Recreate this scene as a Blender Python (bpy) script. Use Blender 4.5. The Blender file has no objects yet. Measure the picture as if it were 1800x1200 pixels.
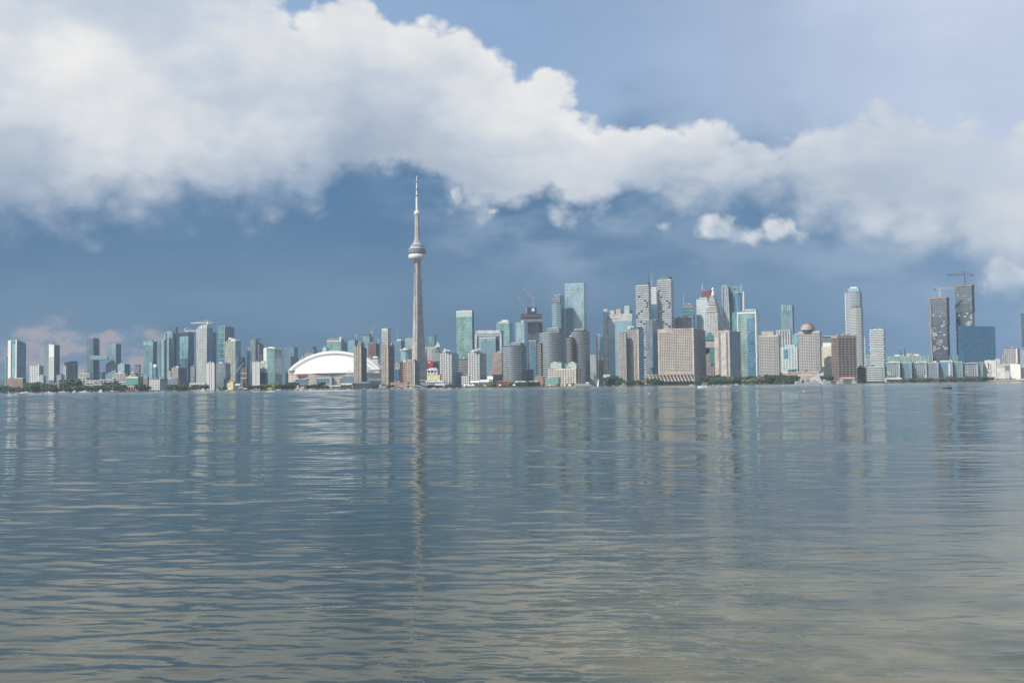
import bpy, bmesh, math, random
from mathutils import Matrix, Vector

# ------------------------------------------------------------------ camera
SC = bpy.context.scene
COL = SC.collection
R = math.radians
FOC = 1830.0                      # focal length in photograph pixels (1800 wide)
CAM_H = 2.6
CX, CY = 900.0, 600.0
PITCH, ROLL = R(2.46), R(-0.67)

cam_data = bpy.data.cameras.new('camera')
cam = bpy.data.objects.new('camera', cam_data)
COL.objects.link(cam)
cam_data.sensor_width = 36.0
cam_data.lens = 36.0 * FOC / 1800.0
cam_data.clip_start = 0.1
cam_data.clip_end = 60000.0
CAM_M = Matrix.Translation((0, 0, CAM_H)) @ Matrix.Rotation(math.pi / 2 + PITCH, 4, 'X') @ Matrix.Rotation(ROLL, 4, 'Z')
cam.matrix_world = CAM_M
SC.camera = cam
ROT = CAM_M.to_3x3()

def ray(px, py):
    return (ROT @ Vector(((px - CX) / FOC, -(py - CY) / FOC, -1.0))).normalized()

def az_el(px, py):
    d = ray(px, py)
    return math.atan2(d.x, d.y), math.asin(d.z)

# ------------------------------------------------------------------ node helpers
class NT:
    """tiny expression layer over a node tree"""
    def __init__(s, tree):
        s.t = tree
    def node(s, kind, **kw):
        n = s.t.nodes.new(kind)
        for k, v in kw.items():
            setattr(n, k, v)
        return n
    def put(s, sock, v):
        if isinstance(v, S):
            s.t.links.new(v.s, sock)
        elif v is not None:
            try:
                sock.default_value = v
            except TypeError:
                sock.default_value = (v, v, v)
            except ValueError:
                sock.default_value = tuple(v) + (1.0,)
    def math(s, op, a, b=None, c=None, clamp=False):
        n = s.node('ShaderNodeMath', operation=op, use_clamp=clamp)
        s.put(n.inputs[0], a); s.put(n.inputs[1], b); s.put(n.inputs[2], c)
        return S(s, n.outputs[0])
    def vmath(s, op, a, b=None, scale=None):
        n = s.node('ShaderNodeVectorMath', operation=op)
        s.put(n.inputs[0], a); s.put(n.inputs[1], b)
        if scale is not None:
            s.put(n.inputs[3], scale)
        o = n.outputs[1] if op in ('LENGTH', 'DOT_PRODUCT', 'DISTANCE') else n.outputs[0]
        return S(s, o)
    def sep(s, v):
        n = s.node('ShaderNodeSeparateXYZ'); s.put(n.inputs[0], v)
        return [S(s, o) for o in n.outputs]
    def comb(s, x, y, z):
        n = s.node('ShaderNodeCombineXYZ')
        s.put(n.inputs[0], x); s.put(n.inputs[1], y); s.put(n.inputs[2], z)
        return S(s, n.outputs[0])
    def noise(s, v, scale, detail=2.0, rough=0.5, dist=0.0, lac=2.0, color=False, dim='3D'):
        n = s.node('ShaderNodeTexNoise', noise_dimensions=dim)
        s.put(n.inputs['Vector'], v)
        s.put(n.inputs['Scale'], scale); s.put(n.inputs['Detail'], detail)
        s.put(n.inputs['Roughness'], rough); s.put(n.inputs['Lacunarity'], lac)
        s.put(n.inputs['Distortion'], dist)
        return S(s, n.outputs['Color' if color else 'Fac'])
    def voro(s, v, scale, detail=0.0, rough=0.5, feature='F1', smooth=None, out='Distance'):
        n = s.node('ShaderNodeTexVoronoi', feature=feature)
        s.put(n.inputs['Vector'], v); s.put(n.inputs['Scale'], scale)
        s.put(n.inputs['Detail'], detail); s.put(n.inputs['Roughness'], rough)
        if smooth is not None:
            s.put(n.inputs['Smoothness'], smooth)
        return S(s, n.outputs[out])
    def white(s, v):
        n = s.node('ShaderNodeTexWhiteNoise', noise_dimensions='3D'); s.put(n.inputs['Vector'], v)
        return S(s, n.outputs['Value']), S(s, n.outputs['Color'])
    def step(s, x, lo, hi, a=0.0, b=1.0):
        n = s.node('ShaderNodeMapRange', interpolation_type='SMOOTHSTEP')
        for i, v in enumerate((x, lo, hi, a, b)):
            s.put(n.inputs[i], v)
        return S(s, n.outputs[0])
    def lin(s, x, lo, hi, a=0.0, b=1.0, clamp=True):
        n = s.node('ShaderNodeMapRange', clamp=clamp)
        for i, v in enumerate((x, lo, hi, a, b)):
            s.put(n.inputs[i], v)
        return S(s, n.outputs[0])
    def mix(s, f, a, b, blend='MIX'):
        n = s.node('ShaderNodeMix', data_type='RGBA', blend_type=blend)
        s.put(n.inputs[0], f); s.put(n.inputs[6], a); s.put(n.inputs[7], b)
        return S(s, n.outputs[2])
    def curve(s, x, pts):
        """piecewise-linear curve; x runs over pts[0][0]..pts[-1][0]"""
        x0, x1 = pts[0][0], pts[-1][0]
        ys = [p[1] for p in pts]; y0, y1 = min(ys), max(ys)
        n = s.node('ShaderNodeFloatCurve')
        s.put(n.inputs['Value'], s.lin(x, x0, x1))
        c = n.mapping.curves[0]
        q = [((p[0] - x0) / (x1 - x0), (p[1] - y0) / (y1 - y0)) for p in pts]
        c.points[0].location = q[0]; c.points[1].location = q[-1]
        for p in q[1:-1]:
            c.points.new(*p)
        for p in c.points:
            p.handle_type = 'AUTO_CLAMPED'
        n.mapping.update()
        return S(s, n.outputs[0]) * (y1 - y0) + y0

class S:
    def __init__(s, nt, sock): s.n, s.s = nt, sock
    def __add__(s, o): return s.n.math('ADD', s, o)
    def __radd__(s, o): return s.n.math('ADD', o, s)
    def __sub__(s, o): return s.n.math('SUBTRACT', s, o)
    def __rsub__(s, o): return s.n.math('SUBTRACT', o, s)
    def __mul__(s, o): return s.n.math('MULTIPLY', s, o)
    __rmul__ = __mul__
    def __truediv__(s, o): return s.n.math('DIVIDE', s, o)
    def min(s, o): return s.n.math('MINIMUM', s, o)
    def max(s, o): return s.n.math('MAXIMUM', s, o)
    def abs(s): return s.n.math('ABSOLUTE', s)
    def floor(s): return s.n.math('FLOOR', s)
    def pow(s, e): return s.n.math('POWER', s, e)

# ------------------------------------------------------------------ sun
SUN_AZ, SUN_EL = R(232), R(44)     # compass-like azimuth measured from +Y towards +X; behind the camera, to its left
sun_dir = Vector((math.sin(SUN_AZ) * math.cos(SUN_EL), math.cos(SUN_AZ) * math.cos(SUN_EL), math.sin(SUN_EL)))
sd = bpy.data.lights.new('sun', 'SUN')
sd.energy = 5.0
sd.angle = R(0.53)
sd.color = (1.0, 0.96, 0.90)
sun = bpy.data.objects.new('sun', sd)
COL.objects.link(sun)
sun.rotation_euler = sun_dir.to_track_quat('Z', 'Y').to_euler()
sun.location = (-3000, -3000, 4000)

# ------------------------------------------------------------------ world: Nishita sky, a storm deck low down and a cumulus band
world = bpy.data.worlds.new('World')
SC.world = world
world.use_nodes = True
world.node_tree.nodes.clear()
def build_world():
    n = NT(world.node_tree)
    d = S(n, n.node('ShaderNodeTexCoord').outputs['Generated'])
    d = n.vmath('NORMALIZE', d)
    x, y, z = n.sep(d)
    az = n.math('ARCTAN2', x, y)
    el = n.math('ARCSINE', z)
    sky = n.node('ShaderNodeTexSky', sky_type='NISHITA', sun_disc=False, sun_elevation=SUN_EL,
                 sun_rotation=SUN_AZ, altitude=100, air_density=1.0, dust_density=2.2, ozone_density=1.2)
    nish = S(n, sky.outputs[0])
    blue = n.vmath('SCALE', nish, scale=0.105)

    top_px = [(-400, -420), (200, -260), (380, -140), (460, -60), (505, 0), (545, 22), (585, 8), (620, -22), (655, -4), (690, 22), (730, 22), (780, 40), (830, 50),
              (865, 86), (905, 116), (955, 138), (1000, 160), (1040, 190), (1090, 204), (1200, 200), (1255, 212), (1300, 240), (1345, 238), (1400, 218), (1455, 202),
              (1600, 200), (1700, 214), (1800, 210), (2200, 185)]
    low_px = [(-400, 400), (0, 398), (150, 394), (300, 388), (430, 380), (530, 370), (572, 352), (600, 326), (645, 306), (705, 308), (760, 334), (805, 358), (850, 370),
              (930, 366), (990, 386), (1050, 380), (1130, 352), (1220, 362), (1300, 362), (1370, 364), (1415, 392), (1480, 424), (1600, 440), (1690, 470), (1740, 515), (1800, 520), (2200, 505)]
    tops = [az_el(*p) for p in top_px]
    lows = [az_el(*p) for p in low_px]

    # envelope of the cumulus band (signed distance in radians, positive inside)
    wx = n.noise(d, 8.0, 3.0, 0.55)
    wz = n.noise(n.vmath('ADD', d, (7.3, 1.7, 4.1)), 16.0, 3.0, 0.6)
    A = az + (wx - 0.5) * 0.022 + (wz - 0.5) * 0.012
    E = el + (wz - 0.5) * 0.022
    U = n.curve(A, tops)
    L = n.curve(A, lows)
    base0 = E - L
    def puff(dv, seed, fs, det, vs, fa, va, vdet=2.0):
        X, Y, Z = n.sep(dv)
        st = n.vmath('ADD', n.comb(X, Y, Z * 1.3), seed)
        fb = n.noise(st, fs, det, 0.54)
        if not va:
            return (fb - 0.5) * fa, fb
        bil = n.voro(st, vs, vdet, 0.5)
        return (fb - 0.5) * fa - (bil - 0.45) * va, fb
    p0, fb = puff(d, (0, 0, 0), 11.0, 9.0, 24.0, 0.050, 0.030, 3.0)
    # detached small clouds
    fine = n.noise(d, 42.0, 6.0, 0.6)
    mid3 = n.noise(n.vmath('ADD', d, (2.2, 5.1, 0.7)), 30.0, 6.0, 0.58)
    mid4 = n.noise(n.vmath('ADD', d, (2.2 - 0.007, 5.1, 0.7 + 0.009)), 30.0, 3.0, 0.55)
    bA = az + (wx - 0.5) * 0.02 + (fine - 0.5) * 0.022
    bE = el + (wz - 0.5) * 0.012 + (fine - 0.5) * 0.016
    blobs = None; btop = None
    for (px, py, rx, ry) in ((1318, 413, 96, 26), (1368, 396, 36, 32), (1258, 402, 48, 26), (1166, 401, 25, 16), (862, 371, 18, 9), (806, 346, 20, 26), (1775, 480, 62, 40)):
        a0, e0 = az_el(px, py)
        q = n.math('SQRT', ((bA - a0) * (FOC / rx)).pow(2.0) + ((bE - e0) * (FOC / ry)).pow(2.0))
        g = 1.0 - q
        t_ = (bE - e0) * (FOC / ry) * 0.5 * n.step(g, -0.4, 0.2)
        blobs = g if blobs is None else blobs.max(g)
        btop = t_ if btop is None else btop + t_
    off = Vector((-0.62, 0.0, 0.78))
    d1 = n.vmath('NORMALIZE', n.vmath('ADD', d, tuple(off * 0.024)))
    ws = 0.022 + 0.026 * n.step(az, R(-8), R(-12)).max(n.step(az, R(5), R(12)) * 0.8)
    h0 = (U - E) + 0.012 + p0
    edge = n.step(h0, -0.003, 0.013)
    soft = n.step((base0 + p0 * 1.15 + 0.016) / ws, -0.35, 1.0)
    small = n.step(blobs + (mid3 - 0.5) * 2.2 - 0.04, -0.05, 0.62) * n.step(blobs, -0.45, -0.1)
    main = edge * soft
    thin = n.noise(n.comb(x * 0.8, y * 0.8, z * 1.6), 5.2, 6.0, 0.6)
    main = main * (1.0 - (1.0 - n.step(thin, 0.38, 0.58)) * (0.36 + 0.12 * n.step(az, R(3), R(12))))
    alpha = main.max(small * 0.80 * n.step(btop, -0.62, -0.10))
    body = n.noise(n.comb(x, y, z * 1.9), 4.6, 3.0, 0.5)
    azl = n.step(az, R(12), R(-22))                     # the mass on the west side is thicker and brighter
    lowd = n.step(base0 + p0 * 0.5, 0.075, -0.01)
    g0, _ = puff(d, (0, 0, 0), 9.0, 3.0, 0, 0.054, 0)
    g1, _ = puff(d1, (0, 0, 0), 9.0, 3.0, 0, 0.054, 0)
    s1 = 0.47 + (fine - 0.5) * 0.22 + (g0 - g1) * 16.0 + (body - 0.5) * 1.7 + azl * 0.14 - lowd * 0.40 + n.step(U - E, 0.04, 0.0) * 0.15
    # two ranks of nearer, brighter heads inside the mass, each shading the one behind
    q0, _ = puff(d, (3.1, 8.2, 1.4), 4.0, 4.0, 11.0, 0.17, 0.055)
    q1, _ = puff(d1, (3.1, 8.2, 1.4), 4.0, 2.0, 11.0, 0.17, 0.055, 0.0)
    core = n.math('MINIMUM', (U - E).min(base0), 0.05)
    h2 = core - 0.034 + q0 + azl * 0.018
    a2 = n.step(h2 + (fine - 0.5) * 0.010, -0.001, 0.008) * n.step(base0, 0.0, 0.05)
    s2 = 0.65 + (fine - 0.5) * 0.18 + (q0 - q1) * 7.0 + (body - 0.5) * 0.8 + azl * 0.10 - lowd * 0.35
    r0, _ = puff(d, (5.7, 2.3, 9.4), 6.5, 4.0, 16.0, 0.15, 0.05)
    r1, _ = puff(d1, (5.7, 2.3, 9.4), 6.5, 2.0, 16.0, 0.15, 0.05, 0.0)
    h3 = core - 0.058 + r0 + azl * 0.020
    a3 = n.step(h3 + (fine - 0.5) * 0.014, -0.002, 0.024) * n.step(base0, 0.015, 0.06)
    s3 = 0.77 + (fine - 0.5) * 0.14 + (r0 - r1) * 7.0 + (body - 0.5) * 0.4 + azl * 0.08 - lowd * 0.35
    behind = 1.0 - n.step(h2, -0.016, 0.0) * 0.12
    sh = n.mix(a2 * 0.9, n.comb(s1, s1, s1) , n.comb(s2, s2, s2))
    sh = n.mix(a3 * 0.8, sh, n.comb(s3, s3, s3))
    s = n.math('MULTIPLY', n.sep(sh)[0], 1.0, clamp=True)
    ssm = n.math('MULTIPLY', 0.50 + btop * 0.5 + (mid3 - mid4) * 4.0, 1.0, clamp=True)
    only = n.math('MULTIPLY', small - main, 1.0, clamp=True)
    s = s + (ssm - s) * only
    cl = n.mix(s, (0.47, 0.535, 0.64), (0.90, 0.885, 0.865))
    # storm deck under the cumulus
    sn = n.noise(n.comb(x, y, z * 3.0), 4.0, 5.0, 0.5)
    storm = n.mix(n.step(el + (sn - 0.5) * 0.08, -0.02, 0.19), (0.044, 0.116, 0.204), (0.054, 0.155, 0.312))
    storm = n.mix(n.step(az, R(2), R(30)) * 0.85, storm, (0.125, 0.245, 0.44))
    vap = n.noise(n.comb(x, y, z * 2.2), 9.0, 5.0, 0.55)
    storm = n.mix(n.step(sn, 0.42, 0.75) * 0.25, storm, (0.22, 0.32, 0.45))
    storm = n.mix(n.step(vap, 0.40, 0.68) * n.step(base0, -0.11, 0.0) * n.step(az, R(-10), R(-4)) * 0.6, storm, (0.36, 0.46, 0.60))
    front = n.step(y, -0.1, 0.5)
    hi = n.curve(az, lows)
    under = n.step(el - hi + (fb - 0.5) * 0.10, 0.13, 0.0) * front
    # veil in the upper sky
    veil = n.noise(n.comb(x, y, z * 2.2), 3.0, 6.0, 0.55)
    veil_col = n.mix(n.step(az, R(-2), R(27)), (0.29, 0.435, 0.67), (0.63, 0.70, 0.86))
    up = n.mix(n.step(veil, 0.25, 0.65, 0.62, 0.97) * n.step(y, -0.3, 0.6), blue, veil_col)
    col = n.mix(under, up, storm)
    # low pinkish bank far away to the west
    fbb = n.noise(n.comb(x, y, z * 1.7), 26.0, 7.0, 0.62)
    a1, e1 = az_el(130, 562)
    bank_top = n.curve(az, [az_el(-500, 560), az_el(0, 578), az_el(60, 566), az_el(110, 558), az_el(180, 572), az_el(235, 560), az_el(275, 580), az_el(330, 640), az_el(520, 690)])
    bk = n.step(bank_top - el + (fbb - 0.5) * 0.045, -0.004, 0.016) * front * n.step(fbb, 0.36, 0.60, 0.25, 1.0)
    bcol = n.mix(n.step(fbb, 0.44, 0.60), (0.25, 0.31, 0.42), (0.60, 0.43, 0.36))
    col = n.mix(bk * n.step(az, R(-15), R(-19)) * 0.55, col, bcol)
    # scattered fair-weather clouds over the rest of the dome, behind the camera
    sc1 = n.noise(n.comb(x, y, z * 1.6), 4.0, 8.0, 0.56)
    fair = n.step(sc1, 0.52, 0.66) * n.step(y, 0.25, -0.25) * n.step(el, 0.02, 0.15)
    col = n.mix(fair * 0.9, col, n.mix(n.step(sc1, 0.55, 0.75), (0.80, 0.79, 0.78), (0.55, 0.58, 0.64)))
    col = n.mix(alpha * n.step(y, -0.15, 0.35), col, cl)
    bg = n.node('ShaderNodeBackground')
    n.put(bg.inputs[0], col)
    bg.inputs[1].default_value = 1.0
    out = n.node('ShaderNodeOutputWorld')
    n.t.links.new(bg.outputs[0], out.inputs[0])
build_world()
world.cycles.sampling_method = 'MANUAL'
world.cycles.sample_map_resolution = 512

# ------------------------------------------------------------------ exposure and renderer
SC.view_settings.view_transform = 'Standard'
SC.view_settings.look = 'None'
SC.view_settings.exposure = 0.0
SC.view_settings.gamma = 1.0
SC.view_settings.use_curve_mapping = False
SC.cycles.max_bounces = 6
SC.cycles.diffuse_bounces = 2
SC.cycles.glossy_bounces = 3
SC.cycles.transmission_bounces = 2
SC.cycles.volume_bounces = 0
SC.cycles.caustics_reflective = False
SC.cycles.caustics_refractive = False
SC.cycles.sample_clamp_indirect = 6.0
SC.cycles.use_denoising = True
# ------------------------------------------------------------------ materials
def mat(name, color, rough=0.8, metal=0.0, spec=0.3, vary=0.0, vscale=0.15):
    m = bpy.data.materials.new(name); m.use_nodes = True
    n = NT(m.node_tree)
    b = m.node_tree.nodes['Principled BSDF']
    b.inputs['Roughness'].default_value = rough
    b.inputs['Metallic'].default_value = metal
    b.inputs['Specular IOR Level'].default_value = spec
    if vary:
        co = S(n, n.node('ShaderNodeTexCoord').outputs['Object'])
        f = n.noise(co, vscale, 4.0, 0.6)
        a = tuple(c * (1 - vary) for c in color); c2 = tuple(min(1, c * (1 + vary)) for c in color)
        n.put(b.inputs['Base Color'], n.mix(n.step(f, 0.3, 0.7), a + (1,), c2 + (1,)))
    else:
        b.inputs['Base Color'].default_value = tuple(color) + (1,)
    return m

def water_material():
    m = bpy.data.materials.new('lake_water'); m.use_nodes = True
    n = NT(m.node_tree)
    m.node_tree.nodes.clear()
    g = n.node('ShaderNodeNewGeometry')
    P = S(n, g.outputs['Position'])
    x, y, z = n.sep(P)
    gust = n.noise(n.comb(x * 0.5, y, 0.0), 0.035, 4.0, 0.55)
    gust2 = n.noise(n.comb(x * 0.25, y, 5.0), 0.006, 3.0, 0.5)
    calm = n.step(gust * 0.6 + gust2 * 0.5, 0.38, 0.72, 0.5, 1.3)
    # the finest ripples, riding on the modelled waves
    def h(px, py):
        e = n.noise(n.comb(px * 0.30 + py * 0.08, py, 13.0), 6.0, 1.0, 0.5, dist=0.4) * 0.0062
        f = n.noise(n.comb(px * 0.8 - py * 0.2, py, 19.0), 14.0, 1.0, 0.5) * 0.0024
        return e + f
    eps = 0.012
    h0 = h(x, y)
    sx = (h(x + eps, y) - h0) * (calm / eps)
    sy = (h(x, y + eps) - h0) * (calm / eps)
    nrm = n.vmath('NORMALIZE', n.vmath('ADD', S(n, g.outputs['Normal']), n.comb(sx * -1.0, sy * -1.0, 0.0)))
    # turbid green-brown body, the sandy bed showing close in
    bed = n.noise(n.comb(x * 0.8, y, 2.0), 0.9, 5.0, 0.6)
    near = n.step(y, 26.0, 6.0) * n.step(x + (gust - 0.5) * 12.0, -3.0, 2.5, 0.15, 1.0)
    deep = (0.022, 0.032, 0.024, 1)
    shallow = n.mix(n.step(bed, 0.35, 0.65), (0.060, 0.062, 0.036, 1), (0.19, 0.165, 0.092, 1))
    body = n.node('ShaderNodeBsdfDiffuse')
    n.put(body.inputs['Color'], n.mix(near * 0.9, deep, shallow))
    glo = n.node('ShaderNodeBsdfGlossy')
    glo.inputs['Color'].default_value = (0.95, 0.945, 0.88, 1)
    n.put(glo.inputs['Roughness'], 0.03 + n.step(y, 18.0, 120.0) * 0.045 + n.step(y, 250.0, 700.0) * 0.06)
    n.put(glo.inputs['Normal'], nrm)
    fr = n.node('ShaderNodeFresnel'); fr.inputs['IOR'].default_value = 1.52
    n.put(fr.inputs['Normal'], nrm)
    mx = n.node('ShaderNodeMixShader')
    n.put(mx.inputs[0], S(n, fr.outputs[0]))
    n.t.links.new(body.outputs[0], mx.inputs[1]); n.t.links.new(glo.outputs[0], mx.inputs[2])
    out = n.node('ShaderNodeOutputMaterial')
    n.t.links.new(mx.outputs[0], out.inputs['Surface'])
    return m

def mesh_obj(name, verts, faces, material=None, parent=None, mats=None, midx=None):
    me = bpy.data.meshes.new(name)
    me.from_pydata(verts, [], faces)
    for mm in (mats or ([material] if material else [])):
        me.materials.append(mm)
    if midx:
        me.polygons.foreach_set('material_index', midx)
    me.update()
    o = bpy.data.objects.new(name, me)
    COL.objects.link(o)
    if parent is not None:
        o.parent = parent
    return o

SHORE_Y = 2080.0
def build_water():
    """one sheet: a fan of real waves in front of the shore the photograph was taken from, flat water round it"""
    import numpy as np
    rg = np.random.default_rng(17)
    ys = list(np.arange(2.0, 6.6, 0.031))
    while ys[-1] < 2150: ys.append(ys[-1] * 1.0047)
    ys = np.array(ys)
    nc = 520
    ta = np.tan(np.radians(np.linspace(-40, 40, nc)))
    Y = np.repeat(ys[:, None], nc, 1)
    X = Y * ta[None, :]
    dy = np.repeat(np.gradient(ys)[:, None], nc, 1)
    Z = np.zeros_like(X)
    # gusts: slow changes of the wave height over the lake
    G = np.zeros_like(X)
    for i in range(9):
        lam = rg.uniform(14, 90); th = rg.uniform(-.9, .9)
        G += np.sin((X * np.sin(th) * .45 + Y * np.cos(th)) * 2 * np.pi / lam + rg.uniform(0, 6.28)) / 3
    G = np.clip(0.92 + 0.42 * G, 0.25, 1.9)
    bands = ((0.16, 0.26, .036, 24, .42), (0.26, 0.42, .040, 26, .34), (0.42, 0.75, .034, 24, .32), (0.75, 1.5, .028, 24, .48), (1.5, 3.0, .022, 22, .60), (3.0, 6.0, .021, 20, .65), (6.0, 12.0, .024, 18, .65), (12, 24, .027, 18, .65))
    for l0, l1, slope, cnt, spread in bands:
        lo = np.clip((l0 / dy - 2.2) / 1.6, 0, 1)                        # leave a band out where the grid cannot carry it
        far = np.clip((0.30 if l0 < 2 else 0.08) + Y / (l0 * 45), 0, 1) if l0 > 0.6 else 1.0            # long swell only shows out on the open lake
        H = np.zeros_like(X)
        for i in range(cnt):
            lam = l0 * (l1 / l0) ** rg.random()
            th = rg.normal(0.05, spread)
            k = 2 * np.pi / lam
            H += (slope * lam / (2 * np.pi)) * np.sqrt(2.0 / cnt) * np.sin(k * (X * np.sin(th) + Y * np.cos(th)) + rg.uniform(0, 6.28))
        amp = slope * (l0 + l1) / 2 / (2 * np.pi)
        H = H + 0.30 * (H * H / amp - amp)                               # peaked crests, flat troughs
        Z += H * lo * far * (G if l0 < 3 else 1.0)
    edge = np.clip((40 - np.abs(np.degrees(np.arctan(ta)))) / 2.0, 0, 1)[None, :]
    Z *= edge * np.clip((Y - 2.0) / 0.5, 0, 1) * np.clip((1300 - Y) / 500, 0, 1)
    nr = len(ys)
    V = np.stack([X, Y, Z], -1).reshape(-1, 3)
    idx = np.arange(nr * nc).reshape(nr, nc)
    Q = np.stack([idx[:-1, :-1], idx[:-1, 1:], idx[1:, 1:], idx[1:, :-1]], -1).reshape(-1, 4)
    b = len(V)
    ex = np.array([(-6200, -1500, 0), (6200, -1500, 0), (6200, 3000, 0), (-6200, 3000, 0)], float)
    c00, c01, c10, c11 = idx[0, 0], idx[0, -1], idx[-1, 0], idx[-1, -1]
    E = np.array([(b, b + 1, c01, c00), (b + 1, b + 2, c11, c01), (b + 2, b + 3, c10, c11), (b + 3, b, c00, c10)])
    V = np.concatenate([V, ex]); Q = np.concatenate([Q, E])
    me = bpy.data.meshes.new('lake_water')
    me.vertices.add(len(V)); me.vertices.foreach_set('co', V.astype(np.float32).ravel())
    me.loops.add(Q.size); me.loops.foreach_set('vertex_index', Q.astype(np.int32).ravel())
    me.polygons.add(len(Q)); me.polygons.foreach_set('loop_start', np.arange(0, Q.size, 4, dtype=np.int32))
    me.polygons.foreach_set('use_smooth', np.ones(len(Q), bool))
    me.update(calc_edges=True); me.validate()
    me.materials.append(water_material())
    o = bpy.data.objects.new('lake_water', me); COL.objects.link(o)
    o['kind'] = 'structure'
build_water()
# ------------------------------------------------------------------ land and quay
GZ = 1.7
random.seed(11)
SHORE = [(-6200, 2300), (-1500, 2150), (-1010, 2090), (-700, 2085), (-520, 2072), (-250, 2088), (0, 2080), (120, 2066), (430, 2072), (560, 2085), (800, 2095), (1080, 2100), (1500, 2120), (6200, 2350)]
gv = [(x, y, GZ) for x, y in SHORE] + [(6200, 6200, GZ), (-6200, 6200, GZ)]
ground = mesh_obj('ground', gv, [tuple(range(len(gv)))], mat('paved_ground', (0.20, 0.19, 0.17), 0.9, vary=0.3, vscale=0.05))
ground['kind'] = 'structure'
qv, qf = [], []
for x, y in SHORE:
    qv += [(x, y - 0.6, -2.0), (x, y - 0.6, GZ + 0.15), (x, y + 1.2, GZ + 0.15), (x, y + 1.2, -2.0)]
for i in range(len(SHORE) - 1):
    a = i * 4
    qf += [(a, a + 4, a + 5, a + 1), (a + 1, a + 5, a + 6, a + 2)]
quay = mesh_obj('quay_wall', qv, qf, mat('quay_concrete', (0.10, 0.095, 0.085), 0.9, vary=0.35, vscale=0.2))
quay['kind'] = 'structure'

# ------------------------------------------------------------------ palette
M = {}
for k, c, r in (
    ('white', (0.74, 0.73, 0.70), .6), ('offwhite', (0.58, 0.58, 0.54), .7), ('cream', (0.57, 0.53, 0.42), .8), ('paleyellow', (0.60, 0.54, 0.30), .8),
    ('beige', (0.47, 0.415, 0.36), .85), ('stone', (0.48, 0.45, 0.415), .85), ('tan', (0.40, 0.345, 0.28), .85), ('pinkbrown', (0.36, 0.285, 0.25), .85),
    ('brown', (0.25, 0.19, 0.155), .85), ('redbrown', (0.22, 0.11, 0.09), .85), ('brick', (0.26, 0.19, 0.165), .9), ('concrete', (0.31, 0.30, 0.28), .85),
    ('tower_concrete', (0.40, 0.375, 0.335), .85), ('lightgrey', (0.46, 0.48, 0.49), .7), ('bluegrey', (0.25, 0.31, 0.36), .6), ('midgrey', (0.20, 0.22, 0.235), .8), ('charcoal', (0.05, 0.058, 0.068), .7),
    ('black', (0.018, 0.02, 0.025), .6), ('red', (0.50, 0.035, 0.045), .6), ('darkred', (0.20, 0.045, 0.05), .7), ('rust', (0.34, 0.14, 0.095), .8), ('tealroof', (0.10, 0.27, 0.25), .6),
    ('mint', (0.40, 0.505, 0.46), .6), ('palegreen', (0.42, 0.52, 0.34), .7), ('roofwhite', (0.86, 0.85, 0.82), .55), ('pink', (0.52, 0.25, 0.25), .8), ('peach', (0.60, 0.38, 0.28), .8),
    ('orange', (0.62, 0.24, 0.06), .6), ('yellow', (0.62, 0.47, 0.10), .6), ('purplegrey', (0.13, 0.115, 0.12), .8), ('slate', (0.12, 0.15, 0.18), .7), ('navy', (0.03, 0.05, 0.10), .5),
    ('blueplain', (0.03, 0.15, 0.30), .5), ('bandgrey', (0.56, 0.58, 0.58), .7), ('steel', (0.36, 0.38, 0.40), .5), ('hull', (0.80, 0.80, 0.78), .35), ('rubber', (0.02, 0.02, 0.02), .8), ('wood', (0.22, 0.14, 0.08), .8)):
    M[k] = mat(k, c, r, vary=0.20 if r > .6 else 0.0, vscale=0.07)

def glass(name, tint, var=0.35, pw=2.6, ph=3.3, rough=0.12, ior=1.9, lights=0.0):
    """coated curtain-wall glass; the panels differ a little in tint and in the angle they are set at, and broad reflections are put into the tint (UV in metres)"""
    m = bpy.data.materials.new(name); m.use_nodes = True
    n = NT(m.node_tree); b = m.node_tree.nodes['Principled BSDF']
    uv = S(n, n.node('ShaderNodeUVMap', uv_map='uv').outputs[0])
    u, v, _ = n.sep(uv)
    cell = n.comb((u / pw).floor(), (v / ph).floor(), 3.0)
    w, wc = n.white(cell)
    big = n.noise(n.vmath('MULTIPLY', uv, (1.0, 0.45, 1.0)), 0.045, 4.0, 0.6)  # broad reflection patches, mixed into the base colour
    f = w * 0.6 + n.step(big, 0.3, 0.7) * 0.75 - 0.17
    lo = tuple(c * (1 - var) for c in tint); hi = tuple(min(1, c * (1 + var) + 0.02 * var) for c in tint)
    col = n.mix(f, lo + (1,), hi + (1,))
    if lights:
        col = n.mix(n.step(w, 1.0 - lights, 1.0 - lights + 0.01), col, (0.55, 0.56, 0.52, 1))
    n.put(b.inputs['Base Color'], col)
    n.put(b.inputs['Roughness'], rough + w * 0.10)
    b.inputs['IOR'].default_value = ior
    g = S(n, n.node('ShaderNodeNewGeometry').outputs['Normal'])
    jit = n.vmath('SCALE', n.vmath('SUBTRACT', wc, (0.5, 0.5, 0.5)), scale=0.05)
    n.put(b.inputs['Normal'], n.vmath('NORMALIZE', n.vmath('ADD', g, jit)))
    return m
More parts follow.
